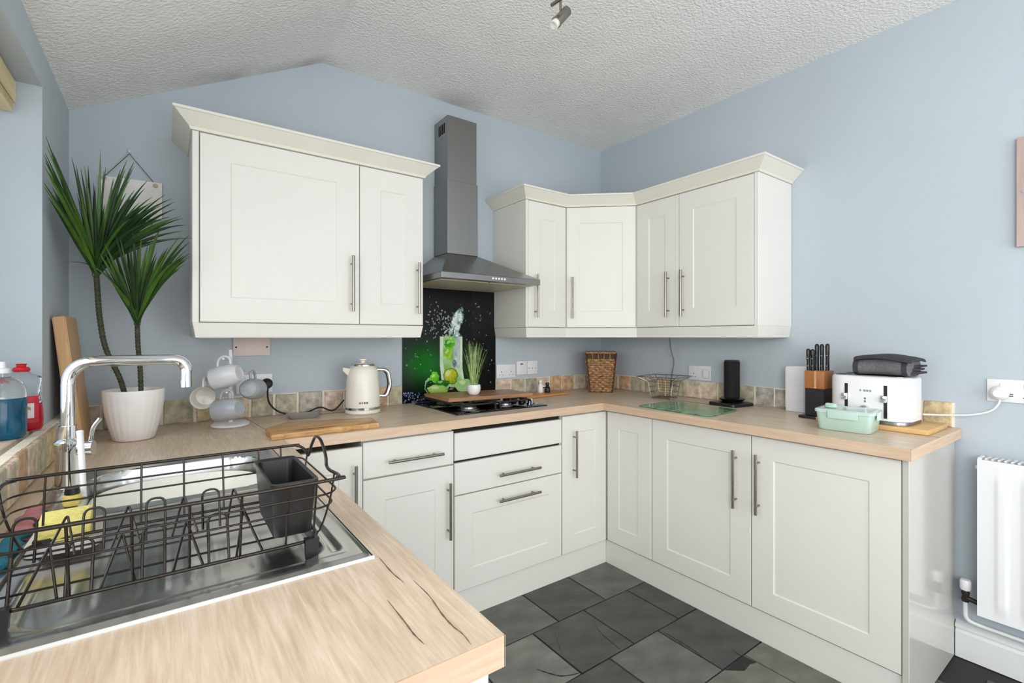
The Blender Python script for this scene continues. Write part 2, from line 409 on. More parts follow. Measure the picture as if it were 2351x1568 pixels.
for b, a in zip(jl, jl[1:]): tile(wall_left, 'l', a, b, XL+.022, th=.012)
for nm, w, args in (('grout', wall_back, (-2.87, -1.546, -.004, 0, .911, 1.010)), ('grout', wall_back, (-.932, 0, -.004, 0, .911, 1.010)),
                    ('grout', wall_right, (-.004, 0, -1.952, -.004, .911, 1.010)), ('grout', wall_left, (XL, XL+.023, -1.977, -.004, .911, 1.0085))):
    bm = NB(); bx(bm, *args); obj(nm, bm, M_GROUT, w)

# ================================================================== CABINETS
def frame(kind, plane):
    """(u, v, w) -> world; u left-to-right seen from the room, w outward from the wall"""
    if kind == 'back': return lambda u, v, w: Vector((u, plane-w, v))
    if kind == 'right': return lambda u, v, w: Vector((plane-w, -u, v))
    if kind == 'left': return lambda u, v, w: Vector((plane+w, u, v))
def door_bm(F, u0, u1, v0, v1, stile=.09, rail=.09, th=.020, flat=False):
    bm = NB(); g = .0015; u0 += g; u1 -= g; v0 += g; v1 -= g
    R = lambda du, dv, w: [F(u0+du, v0+dv, w), F(u1-du, v0+dv, w), F(u1-du, v1-dv, w), F(u0+du, v1-dv, w)]
    rings = [R(0, 0, 0), R(0, 0, th-.0025), R(.0025, .0025, th)]
    if not flat: rings += [R(stile, rail, th), R(stile+.0015, rail+.0015, th-.002), R(stile+.005, rail+.005, th-.0038)]
    loft(bm, rings); return bm
def handle_bm(F, u, v, L, vert=True, th=.020):
    bm = NB(); o = th+.030; r = .0062
    e = (lambda k: F(u, v+k, o)) if vert else (lambda k: F(u+k, v, o))
    p = (lambda k, w: F(u, v+k, w)) if vert else (lambda k, w: F(u+k, v, w))
    tube(bm, [e(-L/2), e(L/2)], r, 12)
    for k in (-L/2+.035, L/2-.035): tube(bm, [p(k, th), p(k, o)], .0042, 8)
    return bm
def door(root, F, u0, u1, v0, v1, hd=None, name='door', **kw):
    d = obj(name, door_bm(F, u0, u1, v0, v1, **kw), M_CAB, root, smooth=20)
    if hd: obj('handle', handle_bm(F, *hd), M_BRASS, d, smooth=40, label='brushed nickel bar handle')
    return d
ZB, ZT = .132, .860
# back run : carcass front at y=-.578, door fronts at y=-.598
FB = frame('back', -.578); FR = frame('right', -.555); FL = frame('left', -2.297)
t = thing('base_cabinet', 'narrow ivory base cabinet tucked in the corner beside the sink run', 'cabinet', (-2.12, -.3, 0))
bm = NB(); bx(bm, -2.29, -1.962, -.577, -.02, .128, .80); obj('body', bm, M_CAB, t)
door(t, FB, -2.27, -1.96, ZB, .846, (-1.995, .655, .247))
t = thing('base_cabinet', 'ivory base cabinet with one drawer over a door below the kettle', 'cabinet', (-1.76, -.3, 0))
bm = NB(); bx(bm, -1.960, -1.553, -.577, -.02, .128, .864); obj('body', bm, M_CAB, t)
door(t, FB, -1.96, -1.552, .712, ZT, (-1.740, .772, .247, False), 'drawer', flat=True)
door(t, FB, -1.96, -1.552, ZB, .708, (-1.584, .515, .247))
t = thing('oven_housing', 'ivory cabinet of blank panel and two pan drawers under the hob', 'cabinet', (-1.23, -.3, 0))
bm = NB(); bx(bm, -1.551, -.909, -.577, -.02, .128, .80); obj('body', bm, M_CAB, t)
bm = NB(); bx(bm, -1.545, -.915, -.576, -.56, .80, .868); obj('void_shade_board', bm, M_DARK, t)  # dark board puts the shade of the open gap into colour
bm = NB(); bx(bm, -1.545, -.915, -.5785, -.577, .700, .73); obj('gap_shade_strip', bm, M_DARK, t)  # dark strip paints in the shade between panel and drawer
door(t, FB, -1.549, -.912, .722, .848, None, 'blank_panel', flat=True)
door(t, FB, -1.549, -.912, .567, .713, (-1.2, .627, .247, False), 'drawer', flat=True)
door(t, FB, -1.549, -.912, ZB, .565, (-1.2, .506, .247, False), 'drawer')
t = thing('corner_base_cabinet', 'ivory corner base cabinet with two narrow doors meeting at the inner corner', 'cabinet', (-.3, -.3, 0))
bm = NB(); prism(bm, [(-.908, -.577), (-.554, -.577), (-.554, -.905), (-.02, -.905), (-.02, -.02), (-.908, -.02)], .128, .864); obj('body', bm, M_CAB, t)
door(t, FB, -.908, -.578, ZB, ZT, (-.832, .657, .247), stile=.085)
door(t, FR, .600, .906, ZB, ZT, None, stile=.085)
for a, b, hu, lab in ((.908, 1.420, 1.356, 'ivory base cabinet with right-hand handle beside the corner doors, below the green glass board'),
                      (1.421, 1.934, 1.455, 'ivory base cabinet with its handle on the left, beside the glossy end panel')):
    t = thing('base_cabinet', lab, 'cabinet', (-.3, -(a+b)/2, 0))
    bm = NB(); bx(bm, -.554, -.02, -b, -a, .128, .864); obj('body', bm, M_CAB, t)
    door(t, FR, a, b, ZB, ZT, (hu, .662, .25))
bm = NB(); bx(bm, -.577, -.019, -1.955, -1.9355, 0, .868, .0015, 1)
tag(obj('end_panel', bm, M_PANEL_SHADED), 'glossy ivory end panel closing the run beside the radiator', 'panel')
# window run (mostly under the sink worktop)
for a, b, lab in ((-1.14, -.60, 'ivory sink cabinet under the washing-up bowl'), (-1.68, -1.142, 'ivory base cabinet under the draining board'), (-1.955, -1.682, 'narrow ivory base cabinet at the free end of the sink run')):
    t = thing('base_cabinet', lab, 'cabinet', (-2.6, (a+b)/2, 0))
    bm = NB(); bx(bm, -2.87, -2.298, a, b, .128, .74); obj('body', bm, M_CAB, t)
    door(t, FL, a, b, ZB, ZT, (b-.04, .662, .247), stile=.085)
bm = NB(); bx(bm, -2.88, -2.262, -1.977, -1.957, 0, .868, .004, 2)
tag(obj('end_panel', bm, M_CAB), 'ivory end panel below the free end of the sink worktop', 'panel')
for a, lab in (((-2.28, -.553, -.583, -.567, 0, .1265), 'ivory plinth below the hob run'), ((-.565, -.550, -1.935, -.585, 0, .1265), 'ivory plinth below the toaster run'), ((-2.31, -2.295, -1.955, -.585, 0, .1265), 'ivory plinth below the sink run')):
    bm = NB(); bx(bm, *a); tag(obj('plinth', bm, M_CAB), lab, 'plinth')

# ---- worktops
SX0, SX1, SY0, SY1 = -2.815, -2.309, -1.690, -.735      # sink outline
bm = NB(); c = .03
prism(bm, [(XL+.003, 0-.003), (-2.30, -.003), (-2.2495, -.62), (-2.2495, -SY1*-1), (XL+.003, SY1)], .872, WT)
bx(bm, XL+.003, SX0+c, SY0+c, SY1, .872, WT); bx(bm, SX1-c, -2.2495, SY0+c, SY1, .872, WT); bx(bm, XL+.003, -2.2495, -1.988, SY0+c, .872, WT)
bx(bm, SX0+c, SX1-c, SY1-c, SY1, .872, WT)
wl = tag(obj('worktop', bm, M_WTY), 'pale oak worktop around the sink, under the window', 'worktop')
bm = NB(); bx(bm, XL+.003, -2.2485, -1.9905, -1.9885, .871, WT-.0005); obj('edge_strip', bm, wood('oak_end_edge', (226, 200, 173), (197, 164, 135), 'x', .5, cracks=False), wl)
bm = NB(); bx(bm, -2.2492, -2.2478, -1.9905, -.62, .871, WT-.0005); obj('edge_strip', bm, M_WTY, wl)
bm = NB(); prism(bm, [(-2.2993, -.003), (-.003, -.003), (-.62, -.6175), (-2.249, -.6175)], .872, WT)
wb = tag(obj('worktop', bm, M_WTX), 'oak worktop along the hob wall, from kettle to wicker basket', 'worktop')
bm = NB(); bx(bm, -2.247, -.6215, -.6192, -.6178, .871, WT-.0005); obj('edge_strip', bm, wood('oak_front_edge', (226, 200, 173), (197, 164, 135), 'x', .45, cracks=False), wb)
bm = NB(); prism(bm, [(-.003, -.0035), (-.003, -1.970), (-.6205, -1.970), (-.6205, -.618)], .872, WT)
wr = tag(obj('worktop', bm, M_WTY), 'oak worktop along the toaster wall', 'worktop')
me_edge = wood('oak_side_edge', (226, 200, 173), (197, 164, 135), 'y', .45, cracks=False)
bm = NB(); bx(bm, -.6222, -.6207, -1.970, -.6195, .871, WT-.0005); obj('edge_strip', bm, me_edge, wr)
bm = NB(); bx(bm, -.622, -.003, -1.9718, -1.9703, .871, WT-.0005); obj('edge_strip', bm, MATS['oak_end_edge'], wr)

M_CRACK = mat('dark_grain_mark', (122, 98, 78), .5, var=.3, scale=60)
for pts in ([(-2.285, -1.80), (-2.285, -1.856), (-2.291, -1.907), (-2.292, -1.939), (-2.290, -1.959), (-2.292, -1.983)], [(-2.337, -1.83), (-2.338, -1.894), (-2.339, -1.924), (-2.337, -1.950)], [(-2.300, -1.70), (-2.302, -1.76), (-2.299, -1.80)]):
    bm = NB(); P = spline([Vector((x, y, WT+.0003)) for x, y in pts], 6); n = len(P); prev = None
    for k, p in enumerate(P):
        w = .0011*math.sin(PI*(k+.3)/(n-.4))**.6*(1+.3*math.sin(k*1.7)); cur = (bm.verts.new(p-Vector((w, 0, 0))), bm.verts.new(p+Vector((w, 0, 0))))
        if prev: bm.faces.new((prev[0], prev[1], cur[1], cur[0]))
        prev = cur
    obj('grain_mark', bm, M_CRACK, wl)
bm = NB(); loft(bm, [[(-2.3003, -.004, WT+.0002), (-2.2988, -.004, WT+.0002), (-2.2480, -.6185, WT+.0002), (-2.2496, -.6185, WT+.0002)], [(-2.3003, -.004, WT+.0006), (-2.2988, -.004, WT+.0006), (-2.2480, -.6185, WT+.0006), (-2.2496, -.6185, WT+.0006)]]); obj('joint_line', bm, M_CRACK, wl)

# ---- wall cabinets
GB, GT = 1.333, 2.050
FWB = frame('back', -.31); FWR = frame('right', -.31)
t = thing('wall_cabinet', 'wide single-door ivory wall cabinet beside the spiky plant', 'cabinet', (-2.2, -.15, GB))
bm = NB(); bx(bm, -2.489, -1.885, -.309, -.002, GB, GT); obj('body', bm, M_CAB, t)
bm = NB(); bx(bm, -2.511, -2.490, -.331, -.002, GB-.002, GT, .0015, 1); obj('side_panel', bm, M_CAB, t)
door(t, FWB, -2.488, -1.884, GB, GT, (-1.922, 1.513, .247), stile=.10, rail=.095)
t = thing('wall_cabinet', 'narrow ivory wall cabinet between the wide cabinet and the cooker hood', 'cabinet', (-1.73, -.15, GB))
bm = NB(); bx(bm, -1.884, -1.573, -.309, -.002, GB, GT); obj('body', bm, M_CAB, t)
door(t, FWB, -1.884, -1.573, GB, GT, (-1.607, 1.511, .247), stile=.095, rail=.095)
GT2 = 2.056
t = thing('wall_cabinet', 'narrow ivory wall cabinet just right of the cooker hood', 'cabinet', (-.8, -.15, GB))
bm = NB(); bx(bm, -.944, -.638, -.309, -.002, GB, GT2); obj('body', bm, M_CAB, t)
door(t, FWB, -.926, -.640, GB, GT2, (-.880, 1.511, .247), stile=.085, rail=.095)
bm = NB(); bx(bm, -.944, -.927, -.330, -.3095, GB, GT2, .001, 1); obj('side_panel', bm, M_CAB, t)
t = thing('corner_wall_cabinet', 'ivory corner wall cabinet with an angled door above the wicker basket', 'cabinet', (-.3, -.3, GB))
bm = NB(); prism(bm, [(-.636, -.002), (-.636, -.318), (-.318, -.602), (-.002, -.602), (-.002, -.002)], GB, GT2); obj('body', bm, M_CAB, t)
A = Vector((-.641, -.331, 0)); Bv = Vector((-.331, -.606, 0)); du = (Bv-A).normalized(); dw = Vector((du.y, -du.x, 0))
if dw.dot(Vector((-1, -1, 0))) < 0: dw = -dw
FD = lambda u, v, w: A+du*u+dw*(w-.018)+Vector((0, 0, v))
LD = (Bv-A).length
door(t, FD, .003, LD-.003, GB, GT2, (.040, 1.511, .247), stile=.075, rail=.095)
for a, b, hu, lab in ((.608, .894, .832, 'narrow ivory wall cabinet with right-hand handle, beside the angled corner door'), (.895, 1.306, .927, 'ivory wall cabinet with left-hand handle at the end above the black speaker')):
    t = thing('wall_cabinet', lab, 'cabinet', (-.15, -(a+b)/2, GB))
    bm = NB(); bx(bm, -.309, -.002, -b, -a, GB, GT2); obj('body', bm, M_CAB, t)
    door(t, FWR, a, b, GB, GT2, (hu, 1.513, .25), stile=.085, rail=.095)
    if b > 1.3:
        bm = NB(); bx(bm, -.331, -.002, -1.329, -1.3075, GB-.002, GT2, .0015, 1); obj('side_panel', bm, M_CAB, t)
def crown(z, d=.0): return [(-.015, z+.001), (.006, z+.001), (.010, z+.010), (.054, z+.050), (.060, z+.052), (.060, z+.061), (-.015, z+.061)]
pel = [(-.022, 1.331), (-.001, 1.331), (-.003, 1.322), (-.011, 1.275), (-.022, 1.275)]
pathL = [(-1.573, -.002), (-1.573, -.331), (-2.511, -.331), (-2.511, -.002)]
pathR = [(-.002, -1.329), (-.331, -1.329), (-.331, -.606), (-.641, -.331), (-.944, -.331), (-.944, -.002)]
for nm, pr_, path, zz, lab in (('cornice', crown(GT), pathL, 0, 'cream cornice moulding on top of the two left-hand wall cabinets'), ('cornice', crown(GT2), pathR, 0, 'cream cornice moulding angling round the corner wall cabinets'),
                          ('pelmet', pel, pathL, 0, 'cream light pelmet under the wall cabinets above the kettle'), ('pelmet', pel, pathR, 0, 'cream light pelmet under the corner wall cabinets')):
    bm = NB(); sweep(bm, path, pr_)
    o = obj(nm, bm, M_CREAM if nm == 'cornice' else M_CAB, smooth=15); tag(o, lab, nm)

# ================================================================== COOKER HOOD
t = thing('cooker_hood', 'stainless steel chimney cooker hood above the green splashback', 'cooker hood', (-1.25, -.2, 1.55))
hx0, hx1, hy = -1.547, -.955, -.472
bm = NB()
bx(bm, hx0, hx1, hy, -.002, 1.556, 1.585, .001, 1); obj('canopy_band', bm, M_STEEL, t)
bm = NB()
loft(bm, [[(hx0, hy, 1.5852), (hx1, hy, 1.5852), (hx1, -.002, 1.5852), (hx0, -.002, 1.5852)], [(-1.352, -.162, 1.733), (-1.161, -.162, 1.733), (-1.161, -.002, 1.733), (-1.352, -.002, 1.733)]])
obj('canopy', bm, M_STEEL, t)
bm = NB(); bx(bm, -1.354, -1.159, -.164, -.002, 1.7335, 2.135, .001, 1); obj('chimney_lower', bm, M_STEEL, t)
bm = NB(); bx(bm, -1.349, -1.164, -.159, -.002, 2.1352, 2.488, .001, 1); cu = obj('chimney_upper', bm, M_STEEL, t)
bm = NB()
for k in range(4): bx(bm, -1.3505, -1.349, -.125+k*.02, -.115+k*.02, 2.40, 2.455)
obj('vent', bm, M_DARK, cu)
M_FILT = mat('mesh_filter', (206, 200, 176), .5, .4, var=.06, scale=60, bump=.3, bscale=220)
for a, b in ((hx0+.02, -1.254), (-1.248, hx1-.02)):
    bm = NB(); bx(bm, a, b, hy+.05, -.03, 1.552, 1.5558, .001, 1); obj('filter', bm, M_FILT, t)
M_LED = mat('button_white', (235, 235, 235), .3)
for k in range(5):
    bm = NB(); tube(bm, [(-1.262+k*.018, hy+.001, 1.571), (-1.262+k*.018, hy-.004, 1.571)], .0055, 12); obj('button', bm, M_LED, t, smooth=40)

# ================================================================== SPLASHBACK with printed picture
sx0, sx1, sz0, sz1 = -1.544, -.934, .912, 1.553
prn = random.Random(5)
def ell(x, y, cx, cy, rx, ry): return ((x-cx)/rx)**2+((y-cy)/ry)**2
drops = [(prn.gauss(470, 75), prn.gauss(470, 85), prn.uniform(3, 9)) for _ in range(85)]+[(prn.uniform(90, 1100), prn.uniform(250, 1250), prn.uniform(3, 8)) for _ in range(60)]
drops2 = [(prn.uniform(85, 330), prn.uniform(1285, 1400), prn.uniform(8, 16)) for _ in range(60)]
def mixc(a, b, k):
    k = max(0, min(1, k)); return tuple(p*(1-k)+q*k for p, q in zip(a, b))
def sst(a, b, x):
    t = max(0, min(1, (x-a)/(b-a))); return t*t*(3-2*t)
def hash2(x, y):
    s = math.sin(x*12.9898+y*78.233)*43758.5453; return s-math.floor(s)
def vn(x, y):
    xi, yi = math.floor(x), math.floor(y); fx, fy = x-xi, y-yi
    fx = fx*fx*(3-2*fx); fy = fy*fy*(3-2*fy)
    return (hash2(xi, yi)*(1-fx)+hash2(xi+1, yi)*fx)*(1-fy)+(hash2(xi, yi+1)*(1-fx)+hash2(xi+1, yi+1)*fx)*fy
def paint(x, y):
    c = (7, 8, 8)
    g = math.exp(-(((x-330)/300)**2+((y-960)/250)**2)); c = mixc(c, (6, 100, 18), g*1.1)
    g = math.exp(-(((x-760)/170)**2+((y-1010)/220)**2)); c = mixc(c, (16, 80, 18), g*.6)
    if x > 820 and y < 680: c = mixc(c, (32, 27, 27), .7*sst(820, 860, x)*sst(680, 620, y))
    # splash column
    wx = x+26*(vn(x*.03, y*.025)-.5)+14*(vn(x*.09+7, y*.07)-.5); wy = y+30*(vn(x*.03+9, y*.02)-.5)
    cx = 655+max(0, (600-y))*.22; wd = 72-.05*max(0, 560-y)
    if 285 < y < 690:
        k = abs(wx-cx)/wd
        n = .6*vn(wx*.05, wy*.022)+.4*vn(wx*.12, wy*.06)
        e = sst(1.1, .55, k)*sst(285, 380, y)
        if n*.9+e*.6 > .78: c = mixc((48, 96, 70), (232, 242, 240), (n*.9+e*.6-.78)*2.2+.15)
    if 520 < x < 640 and 430 < y < 700:
        n = vn(wx*.07, wy*.06)
        if n > .72: c = mixc(c, (224, 234, 232), .75)
    # glass
    if 650 < y < 1235:
        lo = 488+max(0, y-950)*.10; hi = 742+max(0, y-1000)*.16
        if lo < x < hi:
            s = (x-lo)/(hi-lo); n = vn(x*.02, y*.016)
            c = mixc((112, 176, 74), (202, 224, 188), n)
            if s < .16 or s > .9: c = mixc((196, 222, 186), (226, 238, 220), vn(x*.04, y*.01))
            if .6 < s < .88 and y < 1000: c = mixc((120, 140, 140), (216, 226, 224), vn(x*.03, y*.02))
    wx2 = x+22*(vn(x*.025+3, y*.025)-.5)+10*(vn(x*.08, y*.08+5)-.5); wy2 = y+22*(vn(x*.025+8, y*.025+2)-.5)+10*(vn(x*.08+4, y*.08)-.5)
    for (ex, ey, rx, ry, c1, c2) in ((600, 735, 62, 48, (48, 140, 10), (120, 196, 30)), (580, 840, 40, 80, (116, 190, 20), (176, 218, 80)), (625, 690, 45, 35, (120, 196, 50), (150, 206, 90)), (655, 955, 24, 44, (76, 88, 98), (150, 162, 168)),
                                     (612, 1095, 84, 92, (206, 206, 40), (136, 156, 20)), (430, 1110, 54, 60, (130, 218, 40), (70, 176, 20)), (515, 1180, 85, 40, (36, 130, 30), (16, 90, 18)), (470, 1245, 115, 52, (186, 218, 120), (140, 190, 66)),
                                     (770, 1200, 100, 80, (150, 206, 110), (206, 230, 184)), (630, 1240, 55, 24, (30, 22, 26), (52, 34, 38))):
        k = ell(wx2, wy2, ex, ey, rx, ry)
        if k < 1:
            sh = ell(wx2, wy2, ex-rx*.3, ey-ry*.35, rx*1.3, ry*1.3)
            c = mixc(c1, c2, sh*.8+.35*(vn(x*.06, y*.06)-.3))
            if sh < .06: c = mixc(c, (240, 246, 220), .6)
    k = ell(wx2, wy2, 612, 1095, 84, 92)
    if .74 < k < 1: c = (92, 136, 16)
    if k < .7 and (math.atan2(wy2-1095, wx2-612)*8/6.283) % 1 < .12: c = mixc(c, (232, 232, 150), .6)
    k = ell(wx2, wy2, 372, 1215, 46, 92)
    if .62 < k < 1 and x < 385: c = mixc((196, 228, 190), (120, 180, 120), vn(x*.05, y*.03))
    for dx, dy, r in drops:
        if abs(x-dx) < r and abs(y-dy) < r*1.3 and ell(x, y, dx, dy, r, r*1.3) < 1: c = mixc(c, (214, 226, 222), .62)
    if y > 1270 and x < 340:
        for dx, dy, r in drops2:
            if ell(x, y, dx, dy, r, r) < 1: c = (150, 164, 190) if ell(x, y, dx-3, dy-4, r*.5, r*.5) < 1 else (30, 38, 62)
    return c
NX, NZ = 260, 280
verts = []; cols = []
for j in range(NZ+1):
    for i in range(NX+1):
        x = sx0+(sx1-sx0)*i/NX; z = sz0+(sz1-sz0)*j/NZ; verts.append((x, -.0075, z))
        u, v = proj(x, -.0075, z); cols.append(lin(paint((u-910)/.2041, (v-640)/.2041))+(1,))
faces = [(j*(NX+1)+i, j*(NX+1)+i+1, (j+1)*(NX+1)+i+1, (j+1)*(NX+1)+i) for j in range(NZ) for i in range(NX)]
sp = thing('splashback', 'black and green glass splashback printed with a splashing lime cocktail', 'splashback', (-1.24, 0, .912))
bm = NB(); bx(bm, sx0, sx1, -.0072, -.001, sz0, sz1); obj('glass_panel', bm, M_BLACKG, sp)
me = bpy.data.meshes.new('print'); me.from_pydata(verts, [], faces)
ca = me.color_attributes.new('print', 'FLOAT_COLOR', 'POINT'); ca.data.foreach_set('color', [q for c_ in cols for q in c_])
me.materials.append(vcol('cocktail_print', .22, 0)); o = bpy.data.objects.new('print', me); COL.objects.link(o); o.parent = sp; o.matrix_parent_inverse = Matrix.Translation(sp.location).inverted()

# ================================================================== SINK RUN
def hf(name, m, parent, x0, x1, y0, y1, nx, ny, fz, smooth=40, under=None):
    vs = []; 
    for j in range(ny+1):
        for i in range(nx+1):
            x = x0+(x1-x0)*i/nx; y = y0+(y1-y0)*j/ny; vs.append((x, y, fz(x, y)))
    fs = [(j*(nx+1)+i, j*(nx+1)+i+1, (j+1)*(nx+1)+i+1, (j+1)*(nx+1)+i) for j in range(ny) for i in range(nx)]
    bm = NB(); V = [bm.verts.new(v) for v in vs]
    for f in fs: bm.faces.new([V[k] for k in f])
    if under is not None:
        E_ = [e for e in bm.edges if e.is_boundary]; r = bmesh.ops.extrude_edge_only(bm, edges=E_)
        for g in r['geom']:
            if isinstance(g, bmesh.types.BMVert): g.co.z = under
    return obj(name, bm, m, parent, smooth=smooth)
def sdr(x, y, x0, x1, y0, y1, r):
    qx = abs(x-(x0+x1)/2)-(x1-x0)/2+r; qy = abs(y-(y0+y1)/2)-(y1-y0)/2+r
    return math.hypot(max(qx, 0), max(qy, 0))+min(max(qx, qy), 0)-r
def sst(a, b, x):
    t = max(0, min(1, (x-a)/(b-a))); return t*t*(3-2*t)
def sinkz(x, y):
    e = sdr(x, y, SX0, SX1, SY0, SY1, .012)
    z = .9115+.0045*sst(-.002, -.010, e)
    z -= .0018*sst(-.030, -.036, e)
    d = sdr(x, y, SX0+.062, SX1-.058, SY0+.045, -1.195, .05)         # draining board
    k = sst(.006, -.012, d); z -= .010*k
    if k > .9: z += .0006*(math.sin((x-SX0)*2*PI/.036) > .55)*sst(-.03, -.05, d)
    g = sdr(x, y, SX1-.050, SX1-.036, SY0+.05, -1.30, .006); z -= .006*sst(.002, -.004, g)
    b = sdr(x, y, SX0+.068, SX1-.05, -1.150, -.800, .09)             # bowl
    z -= .150*sst(.002, -.030, b)+.008*sst(-.03, -.15, b)
    return z
sink = thing('sink', 'stainless steel inset sink and drainer under the dish rack', 'sink', ((SX0+SX1)/2, (SY0+SY1)/2, WT))
hf('basin', M_SINK, sink, SX0, SX1, SY0, SY1, 120, 220, sinkz, under=.9102)
bm = NB(); lathe(bm, [(.0, .002), (.018, .003), (.030, .006), (.038, .004), (.040, 0)], 24, (-2.56, -.97, .7585)); obj('plug_hole', bm, M_CHROME, sink, smooth=40)
M_SEAL = mat('white_sealant', (222, 222, 220), .5, var=.01)
bm = NB(); tube(bm, fillet([(SX0, SY0-.004, WT+.0005), (SX1+.002, SY0-.004, WT+.0005)], .01), .0038, 8); obj('sealant', bm, M_SEAL, sink, smooth=50)
bm = NB(); tube(bm, [(SX1+.0015, SY0, WT), (SX1+.0015, SY1, WT)], .0018, 6); obj('seal_line', bm, M_BLACKR, sink, smooth=50)
# washing-up bowl
M_BOWL = mat('cream_plastic', (240, 238, 228), .4, var=.01)
bm = NB(); prof = [(.62, .0), (.66, .004), (.80, .06), (.94, .110), (1.0, .114), (1.0, .119), (.97, .120), (.92, .112), (.78, .062), (.63, .010), (0.001, .006)]
cxw, cyw, rxw, ryw = -2.556, -.972, .182, .155
rg = [[(cxw+rxw*k*math.copysign(abs(math.cos(a))**.75, math.cos(a)), cyw+ryw*k*math.copysign(abs(math.sin(a))**.75, math.sin(a)), .763+z) for a in [2*PI*q/48 for q in range(48)]] for k, z in prof]
loft(bm, rg); tag(obj('washing_up_bowl', bm, M_BOWL, smooth=50), 'cream oval plastic washing-up bowl standing in the sink', 'bowl')
# mixer tap
tp = thing('mixer_tap', 'chrome swan-neck mixer tap with square arch over the sink', 'tap', (-2.775, -.93, WT))
tx, ty = -2.778, -.93
bm = NB(); lathe(bm, [(0, 0), (.027, 0), (.027, .006), (.024, .010), (.023, .085), (.025, .088), (.025, .112), (.020, .118), (.0165, .120), (.0165, .150), (0, .150)], 28, (tx, ty, WT+.006)); obj('body', bm, M_CHROME, tp, smooth=35)
bm = NB(); P = fillet([(tx, ty, WT+.15), (tx, ty, 1.218), (-2.545, ty-.02, 1.218), (-2.545, ty-.02, 1.150)], .055, 8); tube(bm, P, .0135, 16); sp_ = obj('spout', bm, M_CHROME, tp, smooth=50)
bm = NB(); tube(bm, [(-2.545, ty-.02, 1.164), (-2.545, ty-.02, 1.146)], .0148, 16); obj('nozzle', bm, M_CHROME, sp_, smooth=50)
bm = NB(); tube(bm, [(tx+.02, ty-.005, WT+.10), (tx+.047, ty-.012, WT+.10)], .017, 16); tube(bm, fillet([(tx+.040, ty-.010, WT+.108), (tx+.046, ty-.012, WT+.150), (tx+.060, ty-.016, WT+.170)], .02), [.0048]*8, 10); obj('lever', bm, M_CHROME, tp, smooth=45)
# dish rack, lying across the drainer
rk = thing('dish_rack', 'black wire dish rack standing across the draining board', 'dish rack', (-2.57, -1.5, WT))
rx0, rx1, ry0, ry1 = -2.80, -2.345, -1.655, -1.345
zr, zb = 1.040, .937
def rrect(x0, x1, y0, y1, z, r=.035):
    pts = []
    for cx, cy, a0 in ((x1-r, y1-r, 0), (x0+r, y1-r, PI/2), (x0+r, y0+r, PI), (x1-r, y0+r, 1.5*PI)):
        for k in range(6):
            a = a0+PI/2*k/5; pts.append(Vector((cx+r*math.cos(a), cy+r*math.sin(a), z)))
    return pts
# top rim with a raised carrying loop at each short end
def rim():
    r = .035
    P = [(rx0+r, ry0, zr), (rx1-r, ry0, zr), (rx1-.008, ry0+.010, zr), (rx1, ry0+.035, zr-.002), (rx1, ry0+.085, zr-.006), (rx1+.002, ry0+.115, zr-.004), (rx1+.004, ry0+.13, zr+.012), (rx1+.004, ry0+.165, zr+.034), (rx1+.004, ry0+.205, zr+.034), (rx1+.002, ry0+.236, zr+.008), (rx1, ry0+.25, zr-.012), (rx1-.002, ry0+.275, zr-.004), (rx1-.012, ry1-.010, zr), (rx1-r-.01, ry1, zr),
         (rx0+r, ry1, zr), (rx0+.01, ry1-.010, zr), (rx0, ry1-.035, zr), (rx0, ry1-.085, zr-.006), (rx0-.003, ry1-.12, zr+.02), (rx0-.003, ry1-.16, zr+.03), (rx0-.003, ry1-.2, zr+.02), (rx0, ry1-.225, zr-.006), (rx0, ry0+.035, zr), (rx0+.010, ry0+.010, zr)]
    return spline(P, 5, True)
bm = NB(); tube(bm, rim(), .0030, 8, True); obj('rim', bm, M_BLACKW, rk, smooth=60)
for dz, ins in ((.024, .004), (.046, .009)):
    bm = NB(); tube(bm, rrect(rx0+ins, rx1-ins, ry0+ins, ry1-ins, zr-dz), .0017, 6, True); obj('hoop', bm, M_BLACKW, rk, smooth=60)
bm = NB(); tube(bm, rrect(rx0+.030, rx1-.030, ry0+.026, ry1-.026, zb), .0028, 8, True); obj('base_frame', bm, M_BLACKW, rk, smooth=60)
xs = [-2.755, -2.690, -2.625, -2.560, -2.495, -2.430, -2.388]
for x in xs:
    for s in (0, 1):
        ya = ry0 if s == 0 else ry1; yb_ = ry0+.026 if s == 0 else ry1-.026
        bm = NB(); tube(bm, [(x, ya, zr), (x, yb_, zb)], .0018, 6); obj('upright', bm, M_BLACKW, rk, smooth=60)
for x, xb, yy in ((rx1, rx1-.03, -1.60), (rx1, rx1-.03, -1.40), (rx0, rx0+.03, -1.6), (rx0, rx0+.03, -1.4)):
    bm = NB(); tube(bm, spline([(x, yy, zr-.003), (x-(x-xb)*.25, yy, zr-.05), (xb+(x-xb)*.25, yy, zb+.008), (xb, yy, zb)], 4), .0018, 6); obj('upright', bm, M_BLACKW, rk, smooth=60)
for yy in (-1.575, -1.50, -1.425):
    bm = NB(); tube(bm, [(rx0+.03, yy, zb-.002), (rx1-.03, yy, zb-.002)], .0018, 6); obj('base_wire', bm, M_BLACKW, rk, smooth=60)
